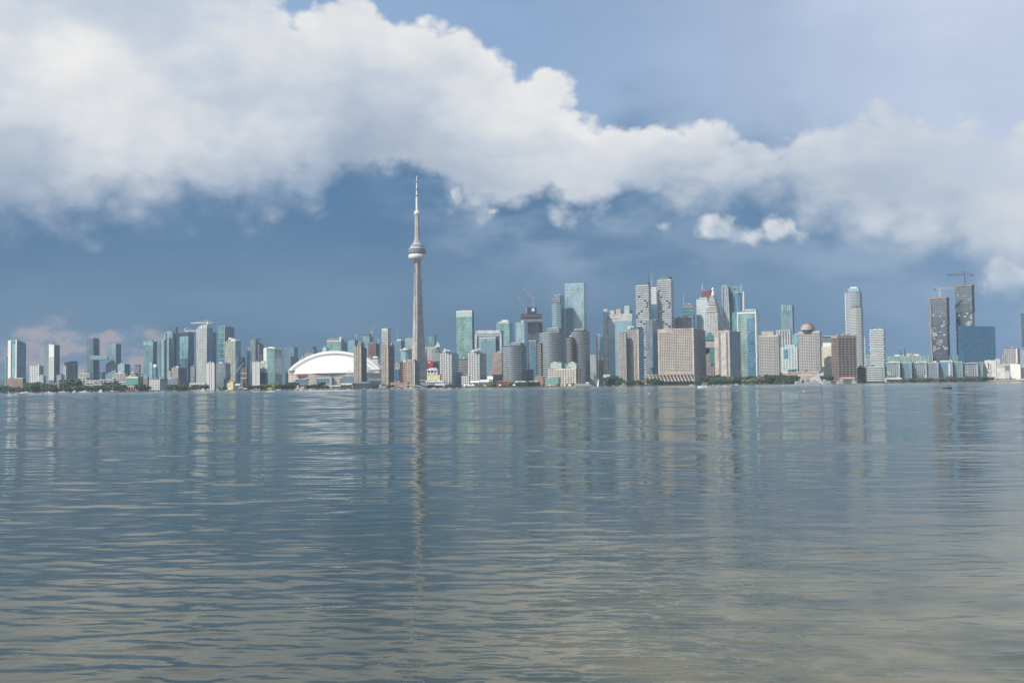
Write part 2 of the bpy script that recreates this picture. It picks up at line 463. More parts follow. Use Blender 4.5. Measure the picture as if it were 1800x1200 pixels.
for k, tint, var, pw, ph in (
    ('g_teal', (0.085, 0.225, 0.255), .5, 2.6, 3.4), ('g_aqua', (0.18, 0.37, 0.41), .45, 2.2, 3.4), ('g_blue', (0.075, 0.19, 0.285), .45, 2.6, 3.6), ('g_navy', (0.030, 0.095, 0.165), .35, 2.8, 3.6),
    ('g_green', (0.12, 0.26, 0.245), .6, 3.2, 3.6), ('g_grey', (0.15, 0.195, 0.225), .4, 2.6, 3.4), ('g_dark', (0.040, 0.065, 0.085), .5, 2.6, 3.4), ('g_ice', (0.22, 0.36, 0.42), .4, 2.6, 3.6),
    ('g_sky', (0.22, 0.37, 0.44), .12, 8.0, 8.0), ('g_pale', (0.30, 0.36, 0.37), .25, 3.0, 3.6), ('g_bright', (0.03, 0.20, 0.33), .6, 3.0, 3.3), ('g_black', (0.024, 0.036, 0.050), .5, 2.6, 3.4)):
    M[k] = glass(k, tint, var, pw, ph)
M['g_flash'] = glass('g_flash', (0.045, 0.065, 0.095), .4, 4.6, 3.4, lights=0.05)
M['g_cube'] = glass('g_cube', (0.045, 0.185, 0.345), .14, 6.0, 5.0, rough=.2)
M['g_flashteal'] = glass('g_flashteal', (0.07, 0.13, 0.16), .6, 3.4, 3.6, lights=0.09)

# ------------------------------------------------------------------ geometry helpers
def hor(px):
    """row of the horizon in column px of the photograph"""
    lo, hi = 500.0, 900.0
    for _ in range(40):
        m_ = (lo + hi) / 2
        if ray(px, m_).z > 0: lo = m_
        else: hi = m_
    return lo
def kx(px, py=None):
    d = ray(px, hor(px) - 60 if py is None else py)
    return d.x / d.y
def zp(px, py, D):
    d = ray(px, py)
    return CAM_H + D * d.z / d.y
def pt(px, py, D):
    d = ray(px, py)
    return (D * d.x / d.y, D, CAM_H + D * d.z / d.y)

def prism(poly, z0, z1, ofs=(0, 0)):
    n = len(poly)
    v = [(p[0] - ofs[0], p[1] - ofs[1], z0) for p in poly] + [(p[0] - ofs[0], p[1] - ofs[1], z1) for p in poly]
    f = [(i, (i + 1) % n, n + (i + 1) % n, n + i) for i in range(n)]
    f += [tuple(range(n, 2 * n)), tuple(reversed(range(n)))]
    return v, f
def join(parts):
    V, F = [], []
    for v, f in parts:
        o = len(V); V += v; F += [tuple(i + o for i in q) for q in f]
    return V, F
def boxvf(x0, x1, y0, y1, z0, z1):
    return prism([(x0, y0), (x1, y0), (x1, y1), (x0, y1)], z0, z1)
def beam(a, b, w, h=None):
    """square bar from a to b"""
    a, b = Vector(a), Vector(b); d = (b - a).normalized()
    u = d.cross(Vector((0, 0, 1)))
    if u.length < 1e-3: u = Vector((1, 0, 0))
    u.normalize(); w2 = u.cross(d); h = h or w
    v = []
    for q in (a, b):
        for su, sv in ((-1, -1), (1, -1), (1, 1), (-1, 1)):
            v.append(tuple(q + u * su * w / 2 + w2 * sv * h / 2))
    return v, [(0, 1, 5, 4), (1, 2, 6, 5), (2, 3, 7, 6), (3, 0, 4, 7), (0, 3, 2, 1), (4, 5, 6, 7)]
def lathe(prof, n=24, c=(0, 0)):
    V, F = [], []
    for r, z in prof:
        for i in range(n):
            a = 2 * math.pi * i / n
            V.append((c[0] + r * math.cos(a), c[1] + r * math.sin(a), z))
    for k in range(len(prof) - 1):
        for i in range(n):
            j = (i + 1) % n
            F.append((k * n + i, k * n + j, (k + 1) * n + j, (k + 1) * n + i))
    F.append(tuple(range((len(prof) - 1) * n, len(prof) * n)))
    F.append(tuple(reversed(range(n))))
    return V, F
def offset(poly, d):
    n = len(poly); out = []
    for i in range(n):
        p0, p1, p2 = (Vector(poly[(i + k) % n]) for k in (-1, 0, 1))
        e1 = (p1 - p0).normalized(); e2 = (p2 - p1).normalized()
        n1 = Vector((e1.y, -e1.x)); n2 = Vector((e2.y, -e2.x))
        m_ = n1 + n2
        out.append(tuple(p1 + m_ * (d / max(0.3, 1 + n1.dot(n2)))))
    return out

def empty(name, loc, label, cat, group=None):
    o = bpy.data.objects.new(name, None); COL.objects.link(o)
    o.location = loc
    o['label'] = label; o['category'] = cat
    if group: o['group'] = group
    return o
def part(name, vf, m, parent, stuff=False, loc=None, label=None):
    """one mesh child; vf in world coordinates, the parent an unrotated Empty"""
    p = parent
    off_ = Vector((0, 0, 0))
    while p is not None:
        off_ += p.location; p = p.parent
    v = [tuple(Vector(q) - off_) for q in vf[0]]
    o = mesh_obj(name, v, vf[1], M[m] if isinstance(m, str) else m, parent)
    if stuff: o['kind'] = 'stuff'
    if label: o['label'] = label
    return o
def clone(o, dx, dy, dz):
    c = o.copy(); COL.objects.link(c); c.parent = o.parent
    c.location = o.location + Vector((dx, dy, dz))
    return c

# ------------------------------------------------------------------ buildings
LAND = []          # (l, r, short name) of things one can name a neighbour by
def footprint(l, c, r, D, phi, py, depth):
    kl, kc, kr = kx(l, py), kx(c, py), kx(r, py)
    C = Vector((kc * D, D))
    if phi is None:
        if r - c > 0.5 and c - l > 0.5: phi = max(R(17), math.atan(kr) + R(15))
        elif r - c > 0.5: phi = max(R(50), math.atan(kr) + R(20))
        else: phi = math.atan(kc) - R(1.0)
    else: phi = R(phi)
    cp, sp = math.cos(phi), math.sin(phi)
    t = (C.x - kl * D) / (cp + kl * sp) if c - l > 0.5 else depth
    den = sp - kr * cp
    s = (kr * D - C.x) / den if (r - c > 0.5 and den > 0.02) else depth
    s = min(s, 140.0); t = min(t, 260.0)
    L = C + Vector((-cp, sp)) * t
    Rr = C + Vector((sp, cp)) * s
    B = L + (Rr - C)
    return [tuple(L), tuple(C), tuple(Rr), tuple(B)]

def uv_prism(name, poly, z0, z1, mats, midx, parent, ztops=None):
    n = len(poly)
    p0 = parent.location if parent.parent is None else parent.location + parent.parent.location
    zt = ztops or [z1] * n
    V = [(p[0] - p0.x, p[1] - p0.y, z0 - p0.z) for p in poly] + [(poly[i][0] - p0.x, poly[i][1] - p0.y, zt[i] - p0.z) for i in range(n)]
    F = [(i, (i + 1) % n, n + (i + 1) % n, n + i) for i in range(n)] + [tuple(range(n, 2 * n))]
    o = mesh_obj(name, V, F, None, parent, mats=mats, midx=midx)
    uvl = o.data.uv_layers.new(name='uv')
    acc = 0.0; li = 0
    for i in range(n):
        e = (Vector(poly[(i + 1) % n]) - Vector(poly[i])).length
        for (uu, vv) in ((acc, z0), (acc + e, z0), (acc + e, zt[(i + 1) % n]), (acc, zt[i])):
            uvl.data[li].uv = (uu, vv); li += 1
        acc += e + 7.0
    return o

class Bld:
    pass
def T(name, label, l, c, r, top, D, front='g_teal', side=None, roof='midgrey', slab=None, mull=None, pier=None, phi=None,
      depth=26.0, cat='skyscraper', base=None, arc=0.0, extra=(), topr=None, short=None, poly=None, group=None, topl=None, fslab=None, sslab=None, smull=None, slabtop=None):
    """a building seen between columns l and r of the photograph, its near corner in column c, its roof in row top, standing D metres away.
    slab=(pitch, height, proud, material) round the whole; fslab/sslab only on the front/side face; mull=(pitch, width, proud, material) joined; pier=... one by one"""
    b = Bld()
    hz = hor((l + r) / 2)
    py = (top + hz) / 2
    poly = poly or footprint(l, c, r, D, phi, py, depth)
    z0 = GZ - 0.3 if base is None else zp((l + r) / 2, base, D)
    z1 = zp(c, top, D)
    b.poly, b.z0, b.z1, b.D, b.c = poly, z0, z1, D, c
    C = Vector(poly[1])
    root = empty(name, (C.x, C.y, z0), label, cat, group)
    b.root = root
    Lp, Rp, Bp = Vector(poly[0]), Vector(poly[2]), Vector(poly[3])
    fp = list(poly); nf = 1
    if arc:
        e = C - Lp; nrm = Vector((e.y, -e.x)).normalized()
        nf = 10
        fp = [tuple(Lp + e * (i / nf) + nrm * arc * (1 - (2 * i / nf - 1) ** 2)) for i in range(nf + 1)] + [tuple(Rp), tuple(Bp)]
    n = len(fp)
    b.fp = fp
    side = side or front  # many flanks are given a darker material, their shade put into its colour
    zt = None
    if topr is not None or topl is not None:
        zr = zp(c, topr if topr is not None else top, D); zl = zp(c, topl if topl is not None else top, D)
        zt = [zl if i == 0 else z1 for i in range(n)]; zt[n - 2] = zr; zt[n - 1] = zl + zr - z1
    midx = [0] * nf + [1, 1, 1] + [2]
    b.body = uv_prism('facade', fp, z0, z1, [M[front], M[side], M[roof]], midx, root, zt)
    H = z1 - z0
    def levels(pitch, h):
        k = int((H - h * 0.5) / pitch)
        return k
    def stack(nm, vf, m, pitch, h, zhi=None):
        k = int(((zhi or z1) - z0 - h) / pitch)
        if k < 1: return
        o = part(nm, vf, m, root)
        for i in range(1, min(k, 300)):
            clone(o, 0, 0, pitch * i)
    if slab:
        pitch, h, outw, m = slab
        st = zp(c, slabtop, D) if slabtop else None
        stack('floor_slab', prism(offset(fp, outw), z0 + pitch * 0.8, z0 + pitch * 0.8 + h), m, pitch, h, st)
    def edges(which):
        if which == 'front': return [(Vector(fp[i]), Vector(fp[i + 1])) for i in range(nf)]
        return [(C, Rp)]
    def strip_poly(which, outw, inn=0.3):
        es = edges(which)
        outer, inner = [], []
        for i, (p, q) in enumerate(es):
            nn = Vector(((q - p).y, -(q - p).x)).normalized()
            if i == 0: outer.append(tuple(p + nn * outw)); inner.append(tuple(p - nn * inn))
            outer.append(tuple(q + nn * outw)); inner.append(tuple(q - nn * inn))
        return outer + inner[::-1]
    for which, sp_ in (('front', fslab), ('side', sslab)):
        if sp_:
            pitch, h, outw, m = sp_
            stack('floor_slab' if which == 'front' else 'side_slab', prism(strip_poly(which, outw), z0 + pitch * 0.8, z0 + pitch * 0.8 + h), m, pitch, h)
    def verticals(which, pitch, w, outw):
        res = []
        for p, q in edges(which):
            e = q - p; ln = e.length; u = e / ln; nn = Vector((u.y, -u.x))
            k = max(1, round(ln / pitch))
            for i in range(k + 1):
                s_ = min(max(ln * i / k, w * 0.5), ln - w * 0.5)
                a0 = p + u * (s_ - w / 2); a1 = p + u * (s_ + w / 2)
                res.append(prism([tuple(a0 + nn * outw), tuple(a1 + nn * outw), tuple(a1 - nn * 0.3), tuple(a0 - nn * 0.3)], z0, z1 + 0.05))
        return res
    if mull:
        vs = verticals('front', *mull[:3])
        if not smull and r - c > 0.5 and len(mull) < 5: vs += verticals('side', *mull[:3])
        part('mullion_grid', join(vs), mull[3], root, stuff=True)
    if smull:
        part('side_mullion_grid', join(verticals('side', *smull[:3])), smull[3], root, stuff=True)
    if pier:
        for vf in verticals('front', *pier[:3]):
            part('pier', vf, pier[3], root)
    # extras -------------------------------------------------------------
    ef, es = C - Lp, Rp - C
    nfv = Vector((ef.y, -ef.x)).normalized(); nsv = Vector((es.y, -es.x)).normalized()
    for x in extra:
        kind = x[0]
        if kind == 'roof':          # ('roof', name, f0, f1, g0, g1, height_px, material[, base_px_above_roof])
            _, nm, f0, f1, g0, g1, hp, m = x[:8]
            zb = z1 + (x[8] if len(x) > 8 else 0) * D / FOC
            q = [tuple(Lp + ef * f + es * g) for f, g in ((f0, g0), (f1, g0), (f1, g1), (f0, g1))]
            part(nm, prism(q, zb - (0.2 if len(x) < 9 else 0), zb + hp * D / FOC), m, root)
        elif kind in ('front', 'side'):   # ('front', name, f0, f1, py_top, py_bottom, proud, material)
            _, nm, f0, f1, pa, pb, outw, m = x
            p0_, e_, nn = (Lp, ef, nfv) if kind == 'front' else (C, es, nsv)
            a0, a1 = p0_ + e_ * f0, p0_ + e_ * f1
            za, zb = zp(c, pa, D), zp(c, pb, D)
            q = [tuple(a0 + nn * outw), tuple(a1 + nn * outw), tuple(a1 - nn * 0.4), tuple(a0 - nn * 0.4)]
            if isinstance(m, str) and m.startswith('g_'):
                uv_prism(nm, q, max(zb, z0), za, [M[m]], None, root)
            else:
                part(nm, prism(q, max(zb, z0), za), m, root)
        elif kind == 'mast':        # ('mast', name, column, row_top, width_m, material)
            _, nm, px, pyt, w, m = x
            f = (px - l) / max(c - l, 1e-3); f = min(max(f, 0.02), 1.6)
            q = (Lp + ef * f + es * 0.4) if f <= 1 else (C + es * min(0.9, f - 1))
            zt_ = zp(px, pyt, D)
            part(nm, lathe([(w * 0.5, z1 - 0.3), (w * 0.4, z1 + (zt_ - z1) * 0.6), (w * 0.12, zt_)], 8, (q.x, q.y)), m, root)
        elif kind == 'cyl':         # ('cyl', name, f, g, radius_px, py_bottom, py_top, material)
            _, nm, f, g, rp, pb, pa, m = x
            q = Lp + ef * f + es * g
            part(nm, lathe([(rp * D / FOC, zp(c, pb, D)), (rp * D / FOC, zp(c, pa, D))], 20, (q.x, q.y)), m, root)
    # small plant on every roof
    rr = random.Random(int(l * 7 + D))
    if topr is None and topl is None and ef.length > 9:
        for i in range(rr.randint(1, 3)):
            f, g_ = rr.uniform(.08, .7), rr.uniform(.1, .55)
            w_, d_ = min(.26, rr.uniform(3.0, 7.0) / ef.length), min(.3, rr.uniform(3.0, 6.0) / max(es.length, 6))
            q = [tuple(Lp + ef * a_ + es * b2) for a_, b2 in ((f, g_), (f + w_, g_), (f + w_, g_ + d_), (f, g_ + d_))]
            part('roof_unit', prism(q, z1 - .2, z1 + rr.uniform(1.6, 4.4)), rr.choice(('lightgrey', 'midgrey', 'slate', 'steel')), root)
        if rr.random() < .3:
            q = Lp + ef * rr.uniform(.2, .8) + es * .4
            part('roof_aerial', lathe([(.35, z1 - .2), (.12, z1 + rr.uniform(6, 13))], 6, (q.x, q.y)), 'steel', root)
    LAND.append((l, r, short or label, D, z1))
    return b
# ------------------------------------------------------------------ the skyline, west to east
W1 = (3.4, .9, .35, 'offwhite')
# --- far west
T('glass_tower', 'dark teal slab tower half hidden at the far west end of the skyline', 8.5, 11.5, 16, 627, 2700, 'g_teal', 'g_dark', slab=(4.2, .6, .3, 'bluegrey'), short='the far west slab tower')
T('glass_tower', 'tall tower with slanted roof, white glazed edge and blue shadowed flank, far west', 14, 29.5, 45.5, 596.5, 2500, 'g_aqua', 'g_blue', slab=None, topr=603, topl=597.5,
  fslab=(4.0, .7, .3, 'lightgrey'), sslab=(8, .5, .2, 'bluegrey'),
  extra=[('front', 'corner_fin', 0, .36, 598, 668, .8, 'white'), ('front', 'corner_fin', .88, 1.0, 597, 668, .9, 'white'), ('front', 'glass_strip', .36, .42, 600, 668, .9, 'g_black'), ('front', 'sky_window', .45, .88, 598.5, 603.5, .6, 'g_teal')], short='the slanted-roof tower')
T('apartment_building', 'small white checkered apartment block beside the slanted-roof tower', 52.5, 68.5, 76.5, 642.5, 2500, 'g_dark', 'g_blue', slab=(4.4, 1.7, .4, 'white'), mull=(5.5, 1.6, .5, 'white'), short='the white checkered block')
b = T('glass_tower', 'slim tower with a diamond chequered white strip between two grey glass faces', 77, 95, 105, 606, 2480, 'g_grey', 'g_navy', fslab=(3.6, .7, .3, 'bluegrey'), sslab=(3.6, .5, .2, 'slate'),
  extra=[('front', 'white_strip', .5, 1.0, 605.6, 668, .5, 'white')], short='the diamond tower')
# diamond windows of the white strip
Lp, C = Vector(b.poly[0]), Vector(b.poly[1]); e = C - Lp; nn = Vector((e.y, -e.x)).normalized(); u = e.normalized()
dw = None
for i in range(22):
    for j in range(3):
        f = .56 + .15 * j + (.075 if i % 2 else 0)
        if f > .95: continue
        q = Lp + e * f + nn * .56
        z = b.z0 + 6 + i * 3.6
        if z > b.z1 - 3: continue
        if dw is None:
            dv = [(q.x - u.x * 1.5, q.y - u.y * 1.5, z), (q.x, q.y, z - 1.9), (q.x + u.x * 1.5, q.y + u.y * 1.5, z), (q.x, q.y, z + 1.9)]
            dv += [(a - nn.x * .4, bb - nn.y * .4, cc) for a, bb, cc in dv]
            dw = part('diamond_window', (dv, [(0, 1, 2, 3), (0, 4, 5, 1), (1, 5, 6, 2), (2, 6, 7, 3), (3, 7, 4, 0)]), 'g_black', b.root); dq = Vector((q.x, q.y, z))
        else:
            k = Vector((q.x, q.y, z)) - dq; clone(dw, *k)
T('apartment_building', 'stepped grey-green midrise block with gridded glass behind the shore trees', 112, 130, 136.5, 636, 2520, 'g_grey', 'g_navy', slab=(4.5, .8, .3, 'lightgrey'), mull=(6, .8, .35, 'lightgrey'),
  extra=[('roof', 'penthouse', .55, 1.0, 0, .8, 1.6, 'slate')], short='the stepped midrise')
T('apartment_building', 'low stepped wing of grey glass west of the stepped midrise', 111, 116, 118.5, 643, 2480, 'g_pale', 'g_grey', slab=(4.5, .8, .3, 'lightgrey'))
twA = T('glass_tower', 'taller of two towers joined by a sky bridge, teal with dark curved flank', 152.4, 164.5, 174.8, 595, 2560, 'g_aqua', 'g_navy', fslab=(3.6, .6, .3, 'bluegrey'), arc=3.0, mull=(4.5, .5, .3, 'slate', 1),
  extra=[('roof', 'roof_screen', .1, .9, .1, .9, 1.0, 'slate')], short='the taller bridge-linked tower')
twB = T('glass_tower', 'shorter of two towers joined by a sky bridge, pale ribbed face and dark flank', 186.3, 203.7, 213, 604, 2560, 'g_ice', 'g_navy', mull=(4.2, 1.0, .5, 'bluegrey', 1), fslab=(3.6, .5, .2, 'bluegrey'), short='the shorter bridge-linked tower')
a0, a1 = pt(161, 628, 2552), pt(190, 628, 2552)
br = empty('sky_bridge', (a0[0], 2552, zp(175, 632.5, 2552)), 'glazed sky bridge joining the two western twin towers', 'bridge')
part('bridge_deck', boxvf(a0[0], a1[0], 2546, 2556, zp(175, 631.5, 2552), zp(175, 626.2, 2552)), 'g_aqua', br)
part('bridge_roof', boxvf(a0[0] - 1, a1[0] + 1, 2545.5, 2556.5, zp(175, 626.2, 2552), zp(175, 625.2, 2552)), 'lightgrey', br)
part('bridge_soffit', boxvf(a0[0], a1[0], 2545.6, 2556.4, zp(175, 632.6, 2552), zp(175, 631.5, 2552)), 'slate', br)
T('office_block', 'small dark glass block with a pale west face under the shorter bridge-linked tower', 206.5, 218.8, 228.5, 639.7, 2470, 'g_ice', 'g_navy', mull=(6, .6, .3, 'bluegrey', 1), short='the small dark block')
T('office_block', 'dark blue glass block between the two bridge-linked towers', 174, 180, 185, 653.5, 2650, 'g_navy', 'g_dark', slab=(3.6, .5, .2, 'slate'))
T('apartment_building', 'low white rooftop block east of the small dark glass block', 230, 238, 244, 656, 2560, 'g_dark', 'g_dark', slab=(4, 1.6, .3, 'offwhite'), extra=[('roof', 'stair_tower', .2, .5, .1, .8, 2.4, 'white')])
T('glass_block', 'low aqua glass block behind shore trees under the diamond tower', 68, 76, 81, 660.5, 2380, 'g_pale', 'g_grey', slab=(4, .7, .3, 'offwhite'))
T('apartment_building', 'grey balconied midrise between the diamond tower and the terraced flats', 100, 107, 113.5, 658, 2380, 'g_dark', 'g_grey', slab=(4.2, 1.6, .4, 'lightgrey'), mull=(7, 1.2, .4, 'lightgrey'))
T('warehouse', 'long low brown warehouse under the slanted-roof tower', 12, 40, 46, 665, 2300, 'brown', 'purplegrey', slab=None, extra=[('roof', 'roof_monitor', .55, .95, .2, .8, 1.4, 'lightgrey')], mull=(9, 1.0, .3, 'brown'), short='the brown warehouse')
T('brick_house', 'small brick building with pale eaves among the shore trees, under the white checkered block', 61, 69, 73, 675, 2190, 'brick', 'purplegrey', slab=(3.4, .5, .3, 'offwhite'), mull=(4, .8, .2, 'brick'))
T('brick_house', 'small orange brick building among the shore trees, west of the terraced flats', 94, 104, 108, 674.5, 2190, 'brick', 'purplegrey', slab=(3.4, .5, .3, 'peach'), mull=(4, .8, .2, 'brick'))

# terraced flats: three stepped masses of white terraces
def terrace(label, steps, D, m='offwhite'):
    l0 = steps[0][0]; x0 = kx(l0) * D
    rt = empty('terraced_flats', (x0, D, GZ), label, 'apartment building')
    for (l, r, top, dd, mm) in steps:
        xa, xb = kx(l) * (D + dd), kx(r) * (D + dd)
        zt = zp((l + r) / 2, top, D + dd)
        part('terrace_core', boxvf(xa, xb, D + dd, D + dd + 14, GZ, zt - .6), 'g_dark' if mm == m else mm, rt)
        k = max(1, int((zt - GZ) / 4.0)); hh = (zt - GZ) / k
        first = None
        for i in range(k):
            vf = boxvf(xa - .4, xb + .4, D + dd - 1.6, D + dd + 14.3, GZ + hh * (i + 1) - 1.7, GZ + hh * (i + 1))
            if first is None: first = part('terrace_parapet', vf, mm, rt)
            else: clone(first, 0, 0, hh * i)
        nd = max(1, int((xb - xa) / 6))
        part('party_wall_grid', join([boxvf(xa + (xb - xa) * j / nd - .4, xa + (xb - xa) * j / nd + .4, D + dd - 1.3, D + dd + 13, GZ, zt - .3) for j in range(nd + 1)]), mm, rt, stuff=True)
    LAND.append((steps[0][0], steps[-1][1], 'the white terraced flats', D))
terrace('white terraced flats stepping up to a cream block, under the taller bridge-linked tower',
        [(133, 140, 672, 0, 'offwhite'), (136, 146, 667.5, 8, 'offwhite'), (139, 152, 663, 16, 'offwhite'), (141, 158, 656, 26, 'offwhite'), (150, 162, 668, 4, 'offwhite')], 2290)
terrace('long low white terraced flats between the two stepped terrace blocks',
        [(152, 166, 672, 0, 'offwhite'), (158, 178, 668, 10, 'offwhite'), (164, 186, 675, -8, 'offwhite'), (176, 200, 666.5, 12, 'offwhite'), (184, 206, 673, -4, 'offwhite')], 2270)
terrace('eastern white terraced flats stepping up beside the teal glass pavilion block',
        [(196, 206, 669, 4, 'offwhite'), (201, 220, 656, 24, 'offwhite'), (199, 221, 663, 14, 'offwhite'), (203, 222, 671, 0, 'offwhite')], 2295)
for (l, r, tp, lb) in ((141, 156, 655.2, 'cream rooftop block above the western terraced flats'), (203, 220, 655.2, 'cream rooftop block above the eastern terraced flats')):
    T('penthouse_block', lb, l, r - 2, r, tp, 2345, 'paleyellow', 'cream', slab=(4, .7, .3, 'cream'))
T('pavilion_block', 'teal glass waterfront block with a cream roof and an orange arcade at its foot', 222, 243, 252, 661.3, 2210, 'g_green', 'g_black', roof='paleyellow',
  extra=[('front', 'glass_front', .0, 1, 676.5, 664.5, .5, 'tealroof'), ('front', 'cornice', 0, 1, 664.6, 661.4, .8, 'paleyellow')], short='the teal waterfront block')
rt = empty('arcade', (kx(221) * 2186, 2186, GZ), 'low orange arcade with open bays in front of the teal waterfront block', 'arcade')
xa, xb = kx(221) * 2186, kx(243) * 2186
part('arcade_wall', boxvf(xa, xb, 2188, 2196, GZ, zp(232, 678.6, 2186)), 'charcoal', rt)
part('arcade_lintel', boxvf(xa, xb, 2186, 2196.3, zp(232, 680.2, 2186), zp(232, 677.8, 2186)), 'peach', rt)
for j in range(6):
    xx = xa + (xb - xa - 1.3) * j / 5
    part('arcade_pier', boxvf(xx, xx + 1.3, 2185.7, 2188, GZ, zp(232, 680.2, 2186)), 'peach', rt)

# --- west cluster
T('glass_tower', 'teal tower with a pale glazed top, westmost of the west cluster', 252.3, 269, 276, 600, 2520, 'g_teal', 'g_navy', fslab=(3.6, .5, .3, 'bluegrey'), mull=(5, .5, .3, 'bluegrey', 1),
  extra=[('front', 'lantern_glazing', 0, 1, 600.3, 606.5, .6, 'g_aqua'), ('roof', 'plant_room', .9, 1.0, .5, .9, .8, 'white')], short='the teal tower with a pale top')
T('apartment_building', 'pale glass midrise low against the teal tower with a pale top', 262, 267.5, 269, 636, 2440, 'g_ice', 'g_blue', slab=(3.6, .5, .3, 'bluegrey'))
T('office_block', 'grey block with a white plant box on its roof, below the teal tower', 268.5, 274, 277, 645, 2430, 'g_blue', 'g_navy', slab=(4, .6, .3, 'slate'), extra=[('roof', 'plant_box', .1, 1.0, 0, .9, 5, 'white')])
T('glass_tower', 'narrow teal tower wedged between the pale-topped tower and the stepped towers', 276, 282, 284, 601, 2500, 'g_teal', 'g_navy', slab=(3.6, .6, .3, 'slate'), mull=(4, .6, .4, 'bluegrey', 1))
T('glass_tower', 'lowest step of the teal stepped tower group', 283, 288.5, 291, 597, 2480, 'g_aqua', 'g_teal', slab=(3.6, .7, .4, 'bluegrey'))
T('glass_tower', 'ribbed teal tower, middle step of the stepped tower group', 287.5, 291, 293, 585.5, 2490, 'g_aqua', 'g_blue', slab=(3.6, .7, .4, 'bluegrey'))
T('glass_tower', 'broad teal balconied tower of the stepped tower group', 291, 303, 306, 582, 2500, 'g_aqua', 'g_blue', slab=(3.6, .7, .4, 'lightgrey'), mull=(4.6, .7, .4, 'bluegrey'), short='the stepped towers')
T('glass_tower', 'dark slab tower crowning the east end of the stepped tower group', 303.5, 309, 312.3, 574.7, 2510, 'g_blue', 'g_navy', fslab=(3.6, .5, .3, 'slate'), sslab=(7, .4, .2, 'slate'), extra=[('front', 'crown_screen', 0, 1, 574.8, 581, .5, 'slate')], short='the dark slab tower')
T('framed_tower', 'dark framed tower with a recessed pale teal window panel', 313, 331, 341, 584.5, 2560, 'g_black', 'g_navy', phi=24,
  extra=[('front', 'window_panel', .16, 1.0, 591, 630, .6, 'g_aqua'), ('front', 'lower_panel', .12, .98, 630.5, 668, .4, 'g_blue'), ('front', 'head_frame', 0, 1.0, 584.6, 587.5, 1.0, 'navy'), ('front', 'jamb', 0, .12, 587.5, 668, 1.0, 'navy'),
         ('roof', 'roof_plant', .1, .95, .1, .9, .9, 'slate')], fslab=(3.6, .4, .8, 'slate'), short='the dark framed tower')
T('condo_tower', 'tall pale green tower with a white crown under the white tower crane', 345.4, 363.5, 374, 576, 2480, 'g_pale', 'g_blue', fslab=(3.6, .8, .4, 'offwhite'), sslab=(3.6, .6, .3, 'bluegrey'), mull=(5, .9, .5, 'offwhite', 1),
  extra=[('roof', 'crown_step', .12, .95, .1, .85, 3.2, 'lightgrey'), ('roof', 'crown_top', .45, .85, .2, .8, 5.8, 'lightgrey'), ('roof', 'corner_turret', .38, .5, .05, .3, 5.2, 'white')], short='the tall pale green tower')
T('condo_tower', 'shaded rear slab standing against the tall pale green tower', 371, 373, 380.5, 583.5, 2530, 'g_blue', 'g_navy', sslab=(3.6, .6, .3, 'slate'))
T('glass_tower', 'tall teal tower with pale bands across its lit face and a plain dark flank', 383, 395, 412, 572.5, 2640, 'g_teal', 'g_navy', topr=574.5, fslab=(13.5, 1.0, .5, 'lightgrey'),
  extra=[('front', 'edge_fin', .95, 1.0, 572.6, 668, .8, 'lightgrey'), ('roof', 'roof_plant', .2, .9, .2, .8, .8, 'lightgrey')], short='the tall banded teal tower')
T('condo_tower', 'green glass tower with a white rooftop crown in front of the tall banded teal tower', 396, 413.5, 423.4, 599, 2430, 'g_green', 'g_blue', fslab=(3.6, .8, .4, 'cream'), mull=(4.6, 1.0, .5, 'cream', 1), sslab=(3.6, .5, .3, 'bluegrey'),
  extra=[('roof', 'white_crown', .25, .95, .1, .9, 3.4, 'white'), ('roof', 'crown_tower', .28, .5, .1, .6, 6.2, 'white')], short='the white-crowned green tower')
T('apartment_building', 'white ribbed apartment block on the shore below the tall pale green tower', 364, 377, 379.5, 638, 2200, 'g_grey', 'g_dark', pier=(4.6, 2.0, .8, 'white'), slab=(3.4, .5, .3, 'lightgrey'), extra=[('roof', 'roof_drum', .55, .8, .2, .6, 1.5, 'white')], short='the white ribbed block')
T('office_block', 'dark glass block with cloudy reflections beside the white ribbed block', 380, 397, 405, 638, 2230, 'g_grey', 'g_navy', roof='slate', fslab=(7, .35, .15, 'slate'), extra=[('roof', 'plant_box', .3, .55, .1, .5, 1.8, 'white'), ('roof', 'plant_box', .8, .9, .2, .5, 2.0, 'lightgrey')], short='the dark reflecting block')
T('glass_tower', 'dark glass slab behind the blue boom crane', 423, 427, 431, 627.5, 2560, 'g_navy', 'g_dark', slab=(4, .5, .2, 'slate'))
b = T('unfinished_building', 'half built block of brown floors and open bays beside the boom crane', 423.5, 434, 436, 647.6, 2300, 'g_black', 'charcoal', slab=(5.2, 1.3, .5, 'redbrown'), pier=(4.2, .8, .4, 'pinkbrown'), extra=[('front', 'edge_board', 0, 1, 656.5, 655, .8, 'lightgrey'), ('front', 'edge_board', 0, 1, 665, 663.6, .8, 'lightgrey')], short='the unfinished block')
T('glass_tower', 'slim pale blue tower with a white stepped spire', 433.5, 440, 442.5, 617, 2460, 'g_ice', 'g_blue', slab=(3.6, .7, .4, 'bluegrey'), extra=[('roof', 'spire_block', .2, .6, .2, .7, 2.8, 'white'), ('roof', 'spire_tip', .3, .48, .3, .5, 6.6, 'white')], short='the slim spired tower')
T('glass_tower', 'grey glass tower with a rounded sloping roof line and dark flank', 440, 449, 464, 597, 2540, 'g_grey', 'g_dark', topr=606, fslab=(3.6, .6, .3, 'bluegrey'), sslab=(3.6, .5, .3, 'slate'),
  extra=[('roof', 'round_crown', .2, .95, .1, .6, 2.0, 'slate'), ('side', 'pale_bay', .28, .4, 605, 640, .8, 'lightgrey'), ('side', 'pale_bay', .6, .7, 622, 640, .8, 'lightgrey')], short='the rounded-roof tower')
